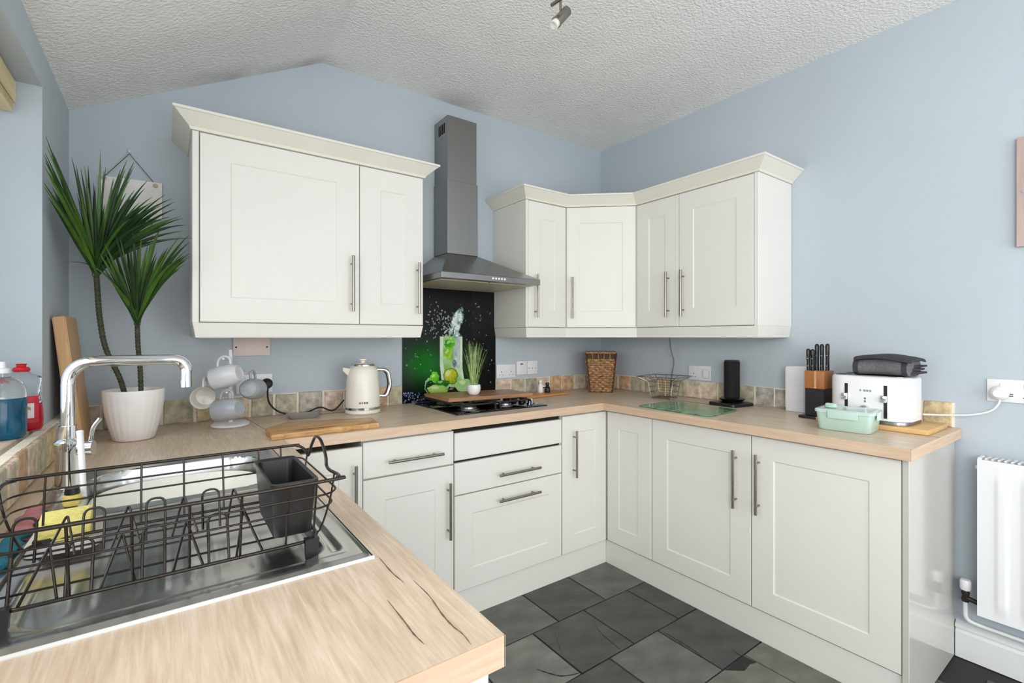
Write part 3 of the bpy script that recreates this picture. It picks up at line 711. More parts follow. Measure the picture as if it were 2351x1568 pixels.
# plate dividers: inverted-U arches and zig-zag wires standing on the base
for k in range(8):
    x = -2.775+k*.040
    for yy, lean, hh in ((-1.622, .030, .062), (-1.470, .026, .062)):
        if k % 2 == 0:
            P = fillet([(x, yy, zb), (x, yy+lean, zb+hh), (x+.026, yy+lean, zb+hh), (x+.026, yy, zb)], .012, 4)
        else:
            P = fillet([(x-.004, yy, zb), (x+.014, yy+lean+.05, zb+hh*.72), (x+.032, yy, zb)], .01, 4)
        bm = NB(); tube(bm, P, .0019, 6); obj('divider', bm, M_BLACKW, rk, smooth=60)
for x in (rx0+.045, rx1-.045):
    for yy in (ry0+.028, ry1-.028):
        zf = sinkz(x, yy)
        bm = NB(); loft(bm, [[(x+a*s, yy+b*s, z) for a, b in ((-.011, -.007), (.011, -.007), (.011, .007), (-.011, .007))] for s, z in ((.8, zf), (1, zb+.004))]); obj('foot', bm, M_BLACKP, rk)
# cutlery caddy hanging in the rack
cc = thing('cutlery_caddy', 'black plastic cutlery caddy hanging in the end of the dish rack', 'caddy', (-2.41, -1.52, .94))
bm = NB()
def cring(k, z, ins=0): return [p+Vector((0, 0, 0)) for p in [Vector((q.x, q.y, z)) for q in rrect(-2.412-.037*k+ins, -2.412+.034*k-ins, -1.522-.100*k+ins, -1.522+.092*k-ins, z, .012)]]
loft(bm, [cring(.84, .944), cring(1, 1.032), cring(1.05, 1.033), cring(1.05, 1.037), cring(1, 1.038), cring(.96, 1.034, .002), cring(.82, .948, .002)]); obj('cup', bm, M_BLACKP, cc, smooth=35)
# sponge, its dish, brush, cloths
pS = at(140, 1222, 'z', .945)+Vector((0, .042, 0))
M_DISH = mat('grey_white_plastic', (206, 202, 200), .4, var=.05)
bm = NB(); rbox(bm, pS.x-.046, pS.x+.052, pS.y-.062, pS.y+.058, .916, .931, .02, 5, .004); obj_d = tag(obj('sponge_dish', bm, M_DISH, smooth=40), 'pale grey dish holding the yellow sponge behind the dish rack', 'dish')
M_SPONGE = mat('yellow_sponge', (236, 222, 130), .95, var=.05, scale=30, bump=.5, bscale=120)
Ms = Matrix.Translation(pS)@Matrix.Rotation(math.radians(4), 4, 'Z')
bm = NB(); bx(bm, -.034, .036, -.050, .048, -.0135, .016, .004, 2, Ms); sg = tag(obj('sponge', bm, M_SPONGE, smooth=40), 'yellow kitchen sponge lying on the grey dish', 'sponge')
pB = at(150, 1160, 'z', .955)
db = thing('dish_brush', 'dish brush with white handle and yellow bristles beside the tap', 'brush', (-2.74, -1.06, WT))
bm = NB(); tube(bm, spline([(-2.735, -1.075, .925), (-2.742, -1.03, .985), (-2.750, -.995, 1.06)], 6), [.006]*6+[.0065]*6+[.007], 10); obj('handle', bm, M_PLASTW, db, smooth=50)
M_BRIS = mat('yellow_bristle', (230, 206, 110), .8, var=.15, scale=80)
bm = NB(); lathe(bm, [(0, 0), (.015, 0), (.018, .012), (.013, .022), (0, .024)], 16, (-2.752, -1.085, .9165)); obj('bristles', bm, M_BRIS, db, smooth=40)
bm = NB(); lathe(bm, [(0, .0), (.0135, .0), (.012, .012), (0, .013)], 16, (-2.752, -1.085, .941)); obj('brush_head', bm, M_BLACKP, db, smooth=40)
M_TEAL = mat('teal_cloth', (30, 104, 124), .9, var=.2, scale=30, bump=.3, bscale=200)
M_PINK = mat('pink_cloth', (176, 112, 116), .9, var=.2, scale=30, bump=.3, bscale=200)
for nm, m, a, b, lab in (('dish_cloth', M_TEAL, -1.42, -1.27, 'teal dish cloth folded along the sink edge by the wall'), ('dish_cloth', M_PINK, -1.26, -1.09, 'dusty pink dish cloth folded along the sink edge by the wall')):
    bm = NB(); n = 10
    rg = []
    for k in range(n+1):
        y_ = a+(b-a)*k/n; w_ = .016+.004*math.sin(k*1.3); rg.append([(SX0+.010+w_*math.cos(q)+.003*math.sin(k*2), y_, .9225+.006*math.sin(q)*(1+.2*math.sin(k*1.7))) for q in [2*PI*i/12 for i in range(12)]])
    loft(bm, rg); tag(obj(nm, bm, m, smooth=60), lab, 'cloth')

# ---- bottles on the sill
M_CLEAR = mat('clear_plastic', (240, 244, 244), .06, trans=.92, ior=1.3, var=0)
M_BLUE = mat('blue_liquid_soap', (10, 96, 130), .12, var=.35, scale=20, trans=.25)
M_RED = mat('red_liquid_soap', (196, 16, 40), .12, var=.1, scale=20, trans=.2)
M_REDP = mat('red_plastic', (206, 14, 34), .3, var=.05)
def oval(cx, cy, rx, ry, z, n=28): return [(cx+rx*math.cos(2*PI*k/n), cy+ry*math.sin(2*PI*k/n), z) for k in range(n)]
zs = WZ0+.0065
def soap(name, lab, c, rx, ry, prof, fill, mliq, cap):
    t = thing(name, lab, 'bottle', (c[0], c[1], zs))
    bm = NB(); loft(bm, [oval(c[0], c[1], rx*k, ry*k if k > .5 else rx*k, zs+z) for k, z in prof if z <= fill]+[oval(c[0], c[1], rx*.95, ry*.95, zs+fill+.0005)]); obj('liquid_body', bm, mliq, t, smooth=40)
    up = [(k, z) for k, z in prof if z > fill]
    bm = NB(); loft(bm, [oval(c[0], c[1], rx*.97, ry*.97, zs+fill+.001)]+[oval(c[0], c[1], rx*k, (ry*k if k > .5 else rx*k), zs+z) for k, z in up]); obj('clear_shoulder', bm, M_CLEAR, t, smooth=40)
    top = prof[-1][1]
    bm = NB(); lathe(bm, cap[0], 20, (c[0], c[1], zs+top+.0005)); obj('cap', bm, cap[1], t, smooth=35)
    return t
tb = soap('soap_bottle', 'blue washing-up liquid bottle with clear shoulder on the window sill', (-2.935, -.690), .047, .046, [(.86, 0), (.97, .006), (1, .02), (1, .10), (.98, .118), (.94, .135), (.72, .15), (.36, .158), (.30, .17)], .105, M_BLUE, ([(0, 0), (.016, 0), (.016, .012), (.008, .014), (.007, .03), (0, .03)], M_PLASTW))
tr_ = soap('soap_bottle', 'red washing-up liquid bottle with red cap on the window sill', (-2.922, -.560), .045, .030, [(.9, 0), (1.0, .008), (1.02, .03), (1.0, .06), (.90, .085), (.84, .105), (.93, .128), (.98, .140), (.9, .152), (.5, .160), (.36, .166)], .075, M_RED, ([(0, 0), (.017, 0), (.019, .006), (.016, .012), (.010, .014), (.011, .020), (.013, .022), (0, .023)], M_REDP))
M_LBL = mat('white_red_label', (236, 226, 226), .4, var=.12, scale=60)
M_LBLR = mat('red_label', (204, 30, 60), .4, var=.15, scale=50)
bm = NB(); R_ = []
for z in (.022, .098): R_.append([(-2.922+.0465*math.cos(a), -.560+.0322*math.sin(a), zs+z) for a in [math.radians(-150+13*k) for k in range(10)]])
loft(bm, R_, caps=False, closed=False); obj('label_band', bm, M_LBLR, tr_, smooth=60)
bm = NB(); R_ = []
for z in (.036, .078): R_.append([(-2.922+.047*math.cos(a), -.560+.0328*math.sin(a), zs+z) for a in [math.radians(-120+10*k) for k in range(8)]])
loft(bm, R_, caps=False, closed=False); obj('label_patch', bm, M_LBL, tr_, smooth=60)
bm = NB(); R_ = []
for z in (.086, .094): R_.append([(-2.922+.047*math.cos(a), -.560+.0328*math.sin(a), zs+z-.004*k) for k, a in enumerate([math.radians(-130+10*k) for k in range(8)])])
loft(bm, R_, caps=False, closed=False); obj('label_stripe', bm, mat('yellow_label', (236, 176, 60), .4), tr_, smooth=60)
M_BLIND = wood('cream_blind_wood', (236, 220, 176), (214, 194, 146), 'y', .5, cracks=False)
bl = thing('window_blind', 'cream wooden blind headrail under the window lintel', 'blind', (-2.97, -1.2, 1.97))
bm = NB(); bx(bm, -2.985, -2.945, WY0+.02, WY1-.012, 1.962, 2.024, .003, 1); obj('headrail', bm, M_BLIND, bl)
for k in range(4):
    bm = NB(); bx(bm, -2.992, -2.948, WY0+.025, WY1-.02, 1.950-.006*k, 1.9535-.006*k); obj('slat', bm, M_BLIND, bl)

# ================================================================== BACK COUNTER, LEFT TO RIGHT
# chopping board leaning in the corner
M_BEECH = wood('beech_board', (222, 184, 136), (190, 146, 98), 'z', .5, gscale=14, cracks=False)
M_OLIVE = wood('olive_wood', (220, 176, 112), (150, 98, 50), 'x', .4, gscale=30, cracks=True, contrast=1.3)
M_ACACIA = wood('acacia_wood', (186, 140, 96), (134, 92, 58), 'x', .4, gscale=22, cracks=False)
M_BAMBOO = wood('bamboo', (222, 184, 126), (196, 152, 92), 'y', .45, gscale=26, cracks=False)
bm = NB()
p0, p1 = Vector((-2.832, -.2, WT+.001)), Vector((-2.867, -.2, 1.345))
up_ = (p1-p0).normalized(); th_ = Vector((-up_.z, 0, up_.x))*.030
bot = lambda y_: [p0+Vector((0, y_+.2, 0)), p0+Vector((0, y_+.2, 0))+Vector((-.0305, 0, 0))]
pts = [(-2.808, WT+.001), (-2.842, WT+.001), (-2.886, 1.341), (-2.854, 1.346)]
loft(bm, [[(x, -.375, z) for x, z in pts], [(x, -.140, z) for x, z in pts]]); bmesh.ops.bevel(bm, geom=bm.edges[:], offset=.003, segments=2, affect='EDGES')
tag(obj('chopping_board', bm, M_BEECH, smooth=35), 'thick beech chopping board leaning upright in the corner behind the plant', 'chopping board')

# potted plant
PX, PY = -2.683, -.285
pl = thing('potted_plant', 'spiky two-stemmed dracaena in a white ribbed pot', 'plant', (PX, PY, WT))
M_POT = mat('white_ribbed_pot', (242, 239, 236), .5, var=.03, scale=12)
bm = NB(); n = 96
prof = [(.054, 0), (.060, .004), (.072, .045), (.083, .095), (.089, .14), (.090, .172), (.089, .178), (.085, .178), (.083, .165), (.075, .150)]
loft(bm, [[(PX+(r-(.0012 if (k % 4 == 0 and 0 < i < 5) else 0))*math.cos(2*PI*k/n), PY+(r-(.0012 if (k % 4 == 0 and 0 < i < 5) else 0))*math.sin(2*PI*k/n), WT+.001+z) for k in range(n)] for i, (r, z) in enumerate(prof)]); obj('pot', bm, M_POT, pl, smooth=50)
M_SOIL = mat('soil', (52, 42, 34), .95, var=.3, scale=60, bump=.6, bscale=80)
bm = NB(); lathe(bm, [(0, .006), (.05, .004), (.0745, 0)], 32, (PX, PY, WT+.155)); obj('soil', bm, M_SOIL, pl, smooth=60)
M_STEM = mat('ringed_stem', (62, 64, 46), .7, var=.4, scale=30, stretch=(.3, .3, 4), bump=.4, bscale=60)
M_LEAF = mat('dark_leaf', (30, 60, 20), .38, var=.55, scale=9)
M_LEAF2 = mat('fresh_leaf', (62, 98, 30), .38, var=.45, scale=9)
TD = (Vector((PX, PY, 1.1))-CAM).dot(FW)
def stem(pts, r0):
    P = spline([dep(u, v, TD+dt) for u, v, dt in pts], 24)
    bm = NB(); tube(bm, P, [r0*(.92+.16*(k % 3 == 0)) for k in range(len(P))], 10); obj('stem', bm, M_STEM, pl, smooth=30); return P[-1]
h1 = stem([(288, 912, 0), (275, 868, 0), (243, 800, -.01), (229, 730, -.02), (224, 670, -.03), (221, 628, -.03)], .0085)
h2 = stem([(324, 912, .01), (322, 850, .02), (317, 795, .03), (315, 742, .03)], .0080)
lr = random.Random(21)
def tmax(u, v):
    d = ray(u, v); best = 9
    t = (-.015-CAM.y)/d.y; best = min(best, t)
    if d.x < 0:
        t = (XL+.012-CAM.x)/d.x
        best = min(best, t)
    return best
def leaf(base, tip, w, bend, mtl):
    d = tip-base; L = d.length
    ctrl = base+d*.46+Vector((0, 0, 1))*(bend*L)
    bm = NB(); n = 10; rows = []
    side = d.cross(CAM-base).normalized()
    fwd = side.cross(d).normalized()
    for k in range(n+1):
        t = k/n; p = base*(1-t)**2+ctrl*2*t*(1-t)+tip*t*t
        ww = w*(.42+1.55*t if t < .35 else .97*(1-((t-.35)/.65)**1.6))+.0004
        rows.append([bm.verts.new(p-side*ww-fwd*ww*.35), bm.verts.new(p+fwd*ww*.15), bm.verts.new(p+side*ww-fwd*ww*.35)])
    for a, b in zip(rows, rows[1:]):
        for i in range(2): bm.faces.new((a[i], a[i+1], b[i+1], b[i]))
    o = obj('leaf', bm, mtl, pl, smooth=80); return o
tips1 = [(105, 313), (107, 336), (101, 380), (101, 420), (104, 352), (121, 349), (130, 372), (165, 362), (194, 380), (202, 381), (231, 345), (292, 367), (308, 371), (286, 383), (290, 427), (339, 414), (333, 432), (379, 447), (402, 463), (404, 479), (420, 501), (371, 471), (318, 440), (300, 455), (350, 452), (120, 430), (112, 395), (180, 420), (215, 420), (262, 410), (275, 400), (140, 400), (240, 470), (395, 456), (160, 450)]
for u, v in tips1+[(u+lr.uniform(-16, 16), v+lr.uniform(4, 60)) for u, v in tips1]+[(u+lr.uniform(-10, 22), v+lr.uniform(10, 70)) for u, v in tips1[10:26]]:
    u = max(101, u)
    left = max(0, (200-u)/100)
    t = TD-.03+lr.uniform(-.14, .10)-left*.13
    t = min(t, tmax(u, v)-.02)
    tip = dep(u, v, t); sp0 = h1+Vector((lr.uniform(-.008, .008), lr.uniform(-.008, .008), lr.uniform(-.012, .02)))
    leaf(sp0, tip, lr.uniform(.0045, .0070), .20 if u > 270 else .03+.03*lr.random(), M_LEAF if lr.random() < .72 else M_LEAF2)
tips2 = [(232, 545), (250, 538), (224, 560), (263, 533), (304, 516), (319, 502), (371, 514), (415, 541), (434, 540), (435, 556), (436, 588), (415, 565), (386, 568), (290, 550), (340, 560), (241, 580), (278, 560), (360, 590), (400, 600), (430, 572), (255, 600), (350, 540), (144, 604)]
for u, v in tips2[:-1]+[(min(436, u+lr.uniform(-14, 14)), v+lr.uniform(4, 50)) for u, v in tips2[:-1]]+tips2[-1:]:
    t = min(TD+.03+lr.uniform(-.16, .06), tmax(u, v)-.03)
    if u < 170: t = TD-.10
    tip = dep(u, v, t); sp0 = h2+Vector((lr.uniform(-.008, .008), lr.uniform(-.008, .008), lr.uniform(-.015, .02)))
    leaf(sp0, tip, lr.uniform(.0045, .0070) if u > 170 else .003, .20 if (u > 330) else (.05 if u > 170 else .55), M_LEAF if lr.random() < .6 else M_LEAF2)

# hanging sign
hs = thing('hanging_sign', 'small white wall plaque hanging from a cord behind the plant', 'sign', (-2.70, 0, 1.76))
M_PLAQ = mat('white_plaque', (232, 228, 224), .6, var=.04, scale=40)
Yp = lambda u, v, y=-.012: at(u, v, 'y', y)
bm = NB(); q = [Yp(228, 402), Yp(372, 421), Yp(372, 506), Yp(231, 489)]
loft(bm, [[(p.x, -.004, p.z) for p in q], [(p.x, -.014, p.z) for p in q]]); obj('board', bm, M_PLAQ, hs)
M_CORD = mat('dark_cord', (70, 66, 60), .8); M_TAN = mat('tan_heart', (196, 182, 150), .7)
bm = NB(); tube(bm, [Yp(236, 408), Yp(297, 353, -.020)], .0012, 6); tube(bm, [Yp(297, 353, -.020), Yp(353, 419)], .0012, 6); obj('cord', bm, M_CORD, hs)
bm = NB(); p = Yp(298, 351, 0); tube(bm, [(p.x, -.001, p.z), (p.x, -.024, p.z)], .005, 12); obj('hook', bm, M_CHROME, hs, smooth=40)
for u, v in ((238, 408), (357, 427)):
    p = Yp(u, v, -.0145); bm = NB(); lathe(bm, [(0, .003), (.007, .0025), (.009, 0)], 14, M=Matrix.Translation(p)@Matrix.Rotation(PI/2, 4, 'X')); obj('knot', bm, M_TAN, hs, smooth=50)
for u, v in ((309, 518), (340, 513)):
    p = Yp(u, v, -.01); bm = NB()
    for s in (-1, 1): loft(bm, [[p+Vector((s*.002, 0, 0)), p+Vector((s*.016, 0, .010)), p+Vector((s*.014, 0, -.004))], [p+Vector((s*.002, -.004, 0)), p+Vector((s*.016, -.004, .010)), p+Vector((s*.014, -.004, -.004))]])
    tube(bm, [p+Vector((0, -.002, -.006)), p+Vector((0, -.002, .006))], .003, 6); tube(bm, [p+Vector((0, -.002, .004)), Vector((p.x, -.012, Yp(u, 500).z+.004))], .0008, 5); obj('charm', bm, M_CORD, hs)

# blank wall plate
bm = NB(); bx(bm, -2.348, -2.198, -.012, -.001, 1.191, 1.2735, .002, 2)
bp_ = thing('blanking_plate', 'pinkish-white blank wall plate under the wide wall cabinet', 'wall plate', (-2.273, 0, 1.19)); obj('plate', bm, mat('pinkish_white_plastic', (222, 206, 200), .4, var=.02), bp_, smooth=30)
for x in (-2.336, -2.211):
    bm = NB(); tube(bm, [(x, -.011, 1.231), (x, -.0135, 1.231)], .0038, 10); obj('screw', bm, M_DARK, bp_, smooth=40)

# sockets
M_SLOT = mat('socket_slot', (70, 70, 76), .6)
def socket(F, u, v, lab, w=.146, h=.086, usb=False, sw_only=False):
    P = F(u, v, 0)
    t = thing('double_socket', lab, 'socket', P)
    def fb(u0, u1, v0, v1, w0, w1, m, name, bev=.0015):
        bm = NB(); a = F(u0, v0, w0); b = F(u1, v1, w1)
        bx(bm, min(a.x, b.x), max(a.x, b.x), min(a.y, b.y), max(a.y, b.y), min(a.z, b.z), max(a.z, b.z), bev, 2); return obj(name, bm, m, t, smooth=35)
    fb(u-w/2, u+w/2, v-h/2, v+h/2, .0005, .009, M_PLASTW, 'plate')
    for s in (-1, 1):
        c = u+s*w*.26
        fb(c-s*.006-.005, c-s*.006+.005, v+.010, v+.028, .0092, .0125, M_PLASTW, 'rocker', .001)
        fb(c-.002, c+.002, v-.008, v+.000, .0085, .0094, M_SLOT, 'pin_slot', 0)
        for q in (-.011, .011): fb(c+q-.003, c+q+.003, v-.025, v-.0215, .0085, .0094, M_SLOT, 'pin_slot', 0)
    return t
FWallB = frame('back', 0); FWallR = frame('right', 0)
socket(FWallB, -2.262, 1.064, 'white double socket behind the mug tree', )
socket(FWallB, -.853, 1.062, 'white double socket next to the green splashback')
# switched fused spur pair
t = thing('cooker_switch', 'white cooker switch plate with socket, between the double socket and the basket', 'socket', (-.686, 0, 1.07))
bm = NB(); bx(bm, -.772, -.688, -.010, -.0005, 1.034, 1.122, .002, 2); obj('plate', bm, M_PLASTW, t, smooth=30)
bm = NB(); bx(bm, -.685, -.600, -.010, -.0005, 1.034, 1.122, .002, 2); obj('plate', bm, M_PLASTW, t, smooth=30)
bm = NB(); bx(bm, -.744, -.724, -.0135, -.0102, 1.100, 1.106, .0005, 1); obj('indicator', bm, M_DARK, t)
for a in (-.672, -.645, -.618):
    bm = NB(); bx(bm, a-.003, a+.003, -.0108, -.0095, 1.071, 1.076); obj('pin_slot', bm, M_SLOT, t)
sR = socket(FWallR, .813, 1.062, 'white double socket behind the wire basket')
bm = NB(); bx(bm, -.028, -.0126, -.880, -.845, 1.035, 1.085, .004, 2); o = obj('plug_top', bm, M_PLASTW); tag(o, 'white plug-in adapter in the socket by the wire basket', 'adapter')
sT = socket(FWallR, 2.120, 1.073, 'white double socket with two ports on the wall beside the toaster')
for dy in (0, .012):
    bm = NB(); bx(bm, -.0095, -.0085, -2.118, -2.106, 1.052+dy*.6, 1.056+dy*.6); obj('usb_port', bm, M_SLOT, sT)
# plugs and cables
kp = thing('kettle_cable', 'black plug and cable running from the wall socket to the kettle', 'cable', (-2.21, -.02, 1.05))
bm = NB(); lathe(bm, [(0, .036), (.012, .036), (.020, .028), (.024, .010), (.024, 0), (0, 0)], 16, M=Matrix.Translation((-2.212, -.0128, 1.062))@Matrix.Rotation(PI/2, 4, 'X')); obj('plug', bm, M_BLACKR, kp, smooth=40)
bm = NB(); P = spline([(-2.212, -.045, 1.055), (-2.215, -.055, 1.01), at(620, 928, 'y', -.07), at(640, 945, 'y', -.09), at(672, 951, 'y', -.10), at(705, 946, 'y', -.10), at(735, 935, 'y', -.085), at(765, 942, 'y', -.10), at(790, 918, 'y', -.12)], 8)
P = [Vector((p.x, min(-.03, p.y), max(WT+.006, p.z))) for p in P]; tube(bm, P, .0038, 8); obj('cord', bm, M_BLACKR, kp, smooth=60)
tc_ = thing('toaster_cable', 'white plug and cable running from the wall socket to the toaster', 'cable', (-.03, -2.08, 1.05))
bm = NB(); lathe(bm, [(0, .034), (.014, .034), (.023, .026), (.027, .010), (.027, 0), (0, 0)], 18, M=Matrix.Translation((-.0128, -2.083, 1.064))@Matrix.Rotation(-PI/2, 4, 'Y')); obj('plug', bm, M_PLASTW, tc_, smooth=40)
bm = NB(); tube(bm, spline([(-.030, -2.083, 1.048), (-.030, -2.084, 1.028), (-.034, -2.062, .995), (-.045, -2.01, .974), (-.07, -1.94, .966), (-.10, -1.897, .965), (-.12, -1.882, .966)], 8), .0036, 8); obj('cord', bm, M_PLASTW, tc_, smooth=60)

# mug tree and mugs
mt = thing('mug_tree', 'white mug tree with round base beside the plant', 'mug tree', (-2.375, -.20, WT))
MTX, MTY = -2.375, -.195
M_TREE = mat('white_painted_wood', (230, 226, 224), .5, var=.02)
bm = NB(); lathe(bm, [(0, 0), (.066, 0), (.070, .004), (.069, .010), (.060, .016), (0, .017)], 40, (MTX, MTY, WT+.001)); obj('base', bm, M_TREE, mt, smooth=40)
bm = NB(); tube(bm, [(MTX, MTY, WT+.016), (MTX, MTY, 1.205), (MTX, MTY, 1.225)], [.0085, .0085, .007], 14); obj('pole', bm, M_TREE, mt, smooth=50)
M_MUGW = mat('white_mug_glaze', (232, 228, 220), .2, var=.02); M_MUGG = mat('grey_mug_glaze', (168, 172, 178), .2, var=.04); M_MUGI = mat('pale_grey_mug_glaze', (206, 208, 210), .2, var=.03)
def mug(u, v, t, head, tilt, m, lab, r=.044, hgt=.094):
    c = dep(u, v, t); 
    M = Matrix.Translation(c)@Matrix.Rotation(math.radians(head), 4, 'Z')@Matrix.Rotation(math.radians(tilt), 4, 'Y')@Matrix.Rotation(PI/2, 4, 'Y')
    T = thing('mug', lab, 'mug', c, 'mugs hanging on the mug tree')
    bm = NB(); z0 = -hgt/2
    lathe(bm, [(0, .003), (r*.6, .003), (r*.62, 0), (r*.70, .001), (r*.86, .014), (r*.96, .035), (r, .06), (r*.98, hgt-.002), (r*.965, hgt), (r*.93, hgt-.002), (r*.94, .05), (r*.8, .016), (0, .008)], 36, (0, 0, z0), M=M)
    b = obj('cup', bm, m, T, smooth=40)
    bm = NB(); P = spline([(-r*.93, 0, z0+.026), (-r*1.45, 0, z0+.024), (-r*1.72, 0, z0+.044), (-r*1.5, 0, z0+.066), (-r*.95, 0, z0+.076)], 6)
    tube(bm, [M @ p for p in P], .0052, 10); obj('handle', bm, m, T, smooth=60)
    hp = M @ Vector((-r*1.60, 0, z0+.046)); return hp
hooks = [mug(470, 911, 1.90, -102, 0, M_MUGW, 'off-white mug with its mouth facing out, on the tap side of the mug tree'),
         mug(521, 863, 1.88, 148, 14, M_MUGI, 'pale grey mug with ring lines hanging highest on the mug tree', .045, .10),
         mug(525, 940, 1.86, 138, 8, M_MUGG, 'blue-grey mug hanging lowest on the mug tree, over its base', .044, .095),
         mug(579, 893, 1.99, 62, 6, M_MUGG, 'blue-grey mug showing its round foot, beside the black plug')]
for hp in hooks:
    bm = NB(); tube(bm, [(MTX, MTY, min(1.19, hp.z-.012)), (hp.x, hp.y, hp.z-.003)], .0042, 8); obj('peg', bm, M_TREE, mt, smooth=50)

# small grey dish
bm = NB(); a = -2.165; M_SPR = mat('grey_dish', (150, 146, 144), .35, var=.08)
Md = Matrix.Translation((-2.085, -.155, WT+.001))@Matrix.Rotation(math.radians(-8), 4, 'Z')
def rr2(x, y, z, r): return [Vector((q.x, q.y, z)) for q in rrect(-x, x, -y, y, z, r)]
loft(bm, [rr2(.052, .030, 0, .012), rr2(.070, .042, .016, .014), rr2(.071, .043, .018, .014), rr2(.067, .039, .016, .014), rr2(.050, .028, .003, .012)], M=Md)
tag(obj('spoon_rest', bm, M_SPR, smooth=40), 'small shallow grey dish on the worktop under the black cable', 'dish')
# olive wood board
bm = NB(); pr2 = random.Random(4)
out = []
for (x0, y0, x1, y1) in ((-2.285, -.600, -1.895, -.590), (-1.895, -.590, -1.875, -.455), (-1.875, -.455, -2.19, -.35), (-2.19, -.35, -2.285, -.46), (-2.285, -.46, -2.285, -.600)):
    n = 14 if abs(x1-x0) > .1 else 5
    for k in range(n):
        t_ = k/n; out.append((x0+(x1-x0)*t_+pr2.uniform(-.004, .004), y0+(y1-y0)*t_+pr2.uniform(-.007, .007)))
cx_, cy_ = -2.08, -.50
loft(bm, [[(x, y, WT+.001) for x, y in out], [(cx_+(x-cx_)*1.008, cy_+(y-cy_)*1.02, WT+.010) for x, y in out], [(x, y, WT+.020) for x, y in out], [(cx_+(x-cx_)*.98, cy_+(y-cy_)*.95, WT+.022) for x, y in out]])
tag(obj('olive_board', bm, M_OLIVE, smooth=40), 'rustic olive wood board with wavy edges lying in front of the kettle', 'chopping board')
# kettle
KX, KY = -1.815, -.165
kt = thing('kettle', 'cream electric kettle with chrome trim and handle', 'kettle', (KX, KY, WT))
M_KET = mat('cream_enamel', (236, 231, 216), .28, var=.01)
bm = NB(); lathe(bm, [(0, 0), (.079, 0), (.082, .004), (.082, .014), (.080, .018), (0, .018)], 40, (KX, KY, WT+.001)); obj('power_base', bm, M_KET, kt, smooth=35)
bm = NB(); lathe(bm, [(.0815, .0185), (.0830, .0195), (.0830, .030), (.0815, .031)], 40, (KX, KY, WT+.001)); obj('chrome_band', bm, M_CHROME, kt, smooth=35)
bm = NB(); lathe(bm, [(0, .031), (.081, .031), (.080, .07), (.077, .14), (.073, .19), (.067, .212), (.056, .224), (.052, .226)], 40, (KX, KY, WT+.001), caps=False)
dsp = Vector((-.83, .10, 0)).normalized(); sd = Vector((-dsp.y, dsp.x, 0))
b0 = Vector((KX, KY, WT))
loft(bm, [[b0+dsp*.060+sd*s+Vector((0, 0, z)) for s, z in ((-.02, .17), (.02, .17), (.024, .215), (-.024, .215))], [b0+dsp*.094+sd*s+Vector((0, 0, z)) for s, z in ((-.006, .206), (.006, .206), (.010, .222), (-.010, .222))]])
obj('body', bm, M_KET, kt, smooth=40)
bm = NB(); lathe(bm, [(.0535, .225), (.0555, .227), (.0555, .233), (.052, .236)], 36, (KX, KY, WT+.001)); obj('lid_ring', bm, M_CHROME, kt, smooth=35)
bm = NB(); lathe(bm, [(.052, .235), (.035, .240), (.012, .242), (.011, .250), (.019, .254), (.019, .260), (0, .262)], 32, (KX, KY, WT+.001)); obj('lid', bm, M_KET, kt, smooth=40)
hdr = Vector((.82, -.20, 0)).normalized()
P = fillet([b0+hdr*.066+Vector((0, 0, .208)), b0+hdr*.118+Vector((0, 0, .205)), b0+hdr*.132+Vector((0, 0, .13)), b0+hdr*.112+Vector((0, 0, .075)), b0+hdr*.078+Vector((0, 0, .080))], .035, 6)
bm = NB(); tube(bm, P, .0095, 12); hd = obj('handle', bm, M_CHROME, kt, smooth=60)
bm = NB(); tube(bm, [p-(p-(b0+Vector((0, 0, .14)))).normalized()*.0075 for p in P[3:-3]], .0062, 8); obj('grip', bm, M_BLACKP, hd, smooth=60)
fw2 = Vector((-.28, -.96, 0)).normalized(); s2 = Vector((-fw2.y, fw2.x, 0))
M_BADGE = mat('grey_badge', (96, 94, 90), .4)
for k, w_ in ((-.016, .006), (-.006, .005), (.005, .008), (.016, .008)):
    c = b0+fw2*.0805+s2*k+Vector((0, 0, .056)); bm = NB(); loft(bm, [[c+s2*a+Vector((0, 0, b)) for a, b in ((-w_/2, -.004), (w_/2, -.004), (w_/2, .004), (-w_/2, .004))], [c+fw2*.0012+s2*a+Vector((0, 0, b)) for a, b in ((-w_/2, -.004), (w_/2, -.004), (w_/2, .004), (-w_/2, .004))]]); obj('badge', bm, M_BADGE, kt)

# ================================================================== HOB AND AROUND
hb = thing('gas_hob', 'black glass gas hob with steel burners under the wooden board', 'hob', (-1.22, -.30, WT))
gx0, gx1, gy0, gy1 = -1.503, -.950, -.540, -.060
bm = NB(); bx(bm, gx0, gx1, gy0, gy1, WT+.0005, WT+.004, .001, 1); obj('steel_rim', bm, M_CHROME, hb)
bm = NB(); bx(bm, gx0+.006, gx1-.006, gy0+.006, gy1-.006, WT+.004, WT+.009, .002, 2); obj('glass_top', bm, M_BLACKG, hb, smooth=30)
M_IRON = mat('cast_iron', (22, 22, 22), .55, var=.1)
for x, y, r in ((-1.375, -.425, .043), (-1.375, -.175, .036), (-1.155, -.425, .036), (-1.155, -.175, .050)):
    bm = NB(); lathe(bm, [(r*1.25, 0), (r*1.2, .004), (r*.95, .006), (r*.92, .014), (0, .014)], 32, (x, y, WT+.009)); b = obj('burner', bm, M_STEEL, hb, smooth=40)
    bm = NB(); lathe(bm, [(r*.80, .0142), (r*.80, .020), (r*.7, .022), (0, .023)], 32, (x, y, WT+.009)); obj('burner_cap', bm, M_IRON, b, smooth=40)
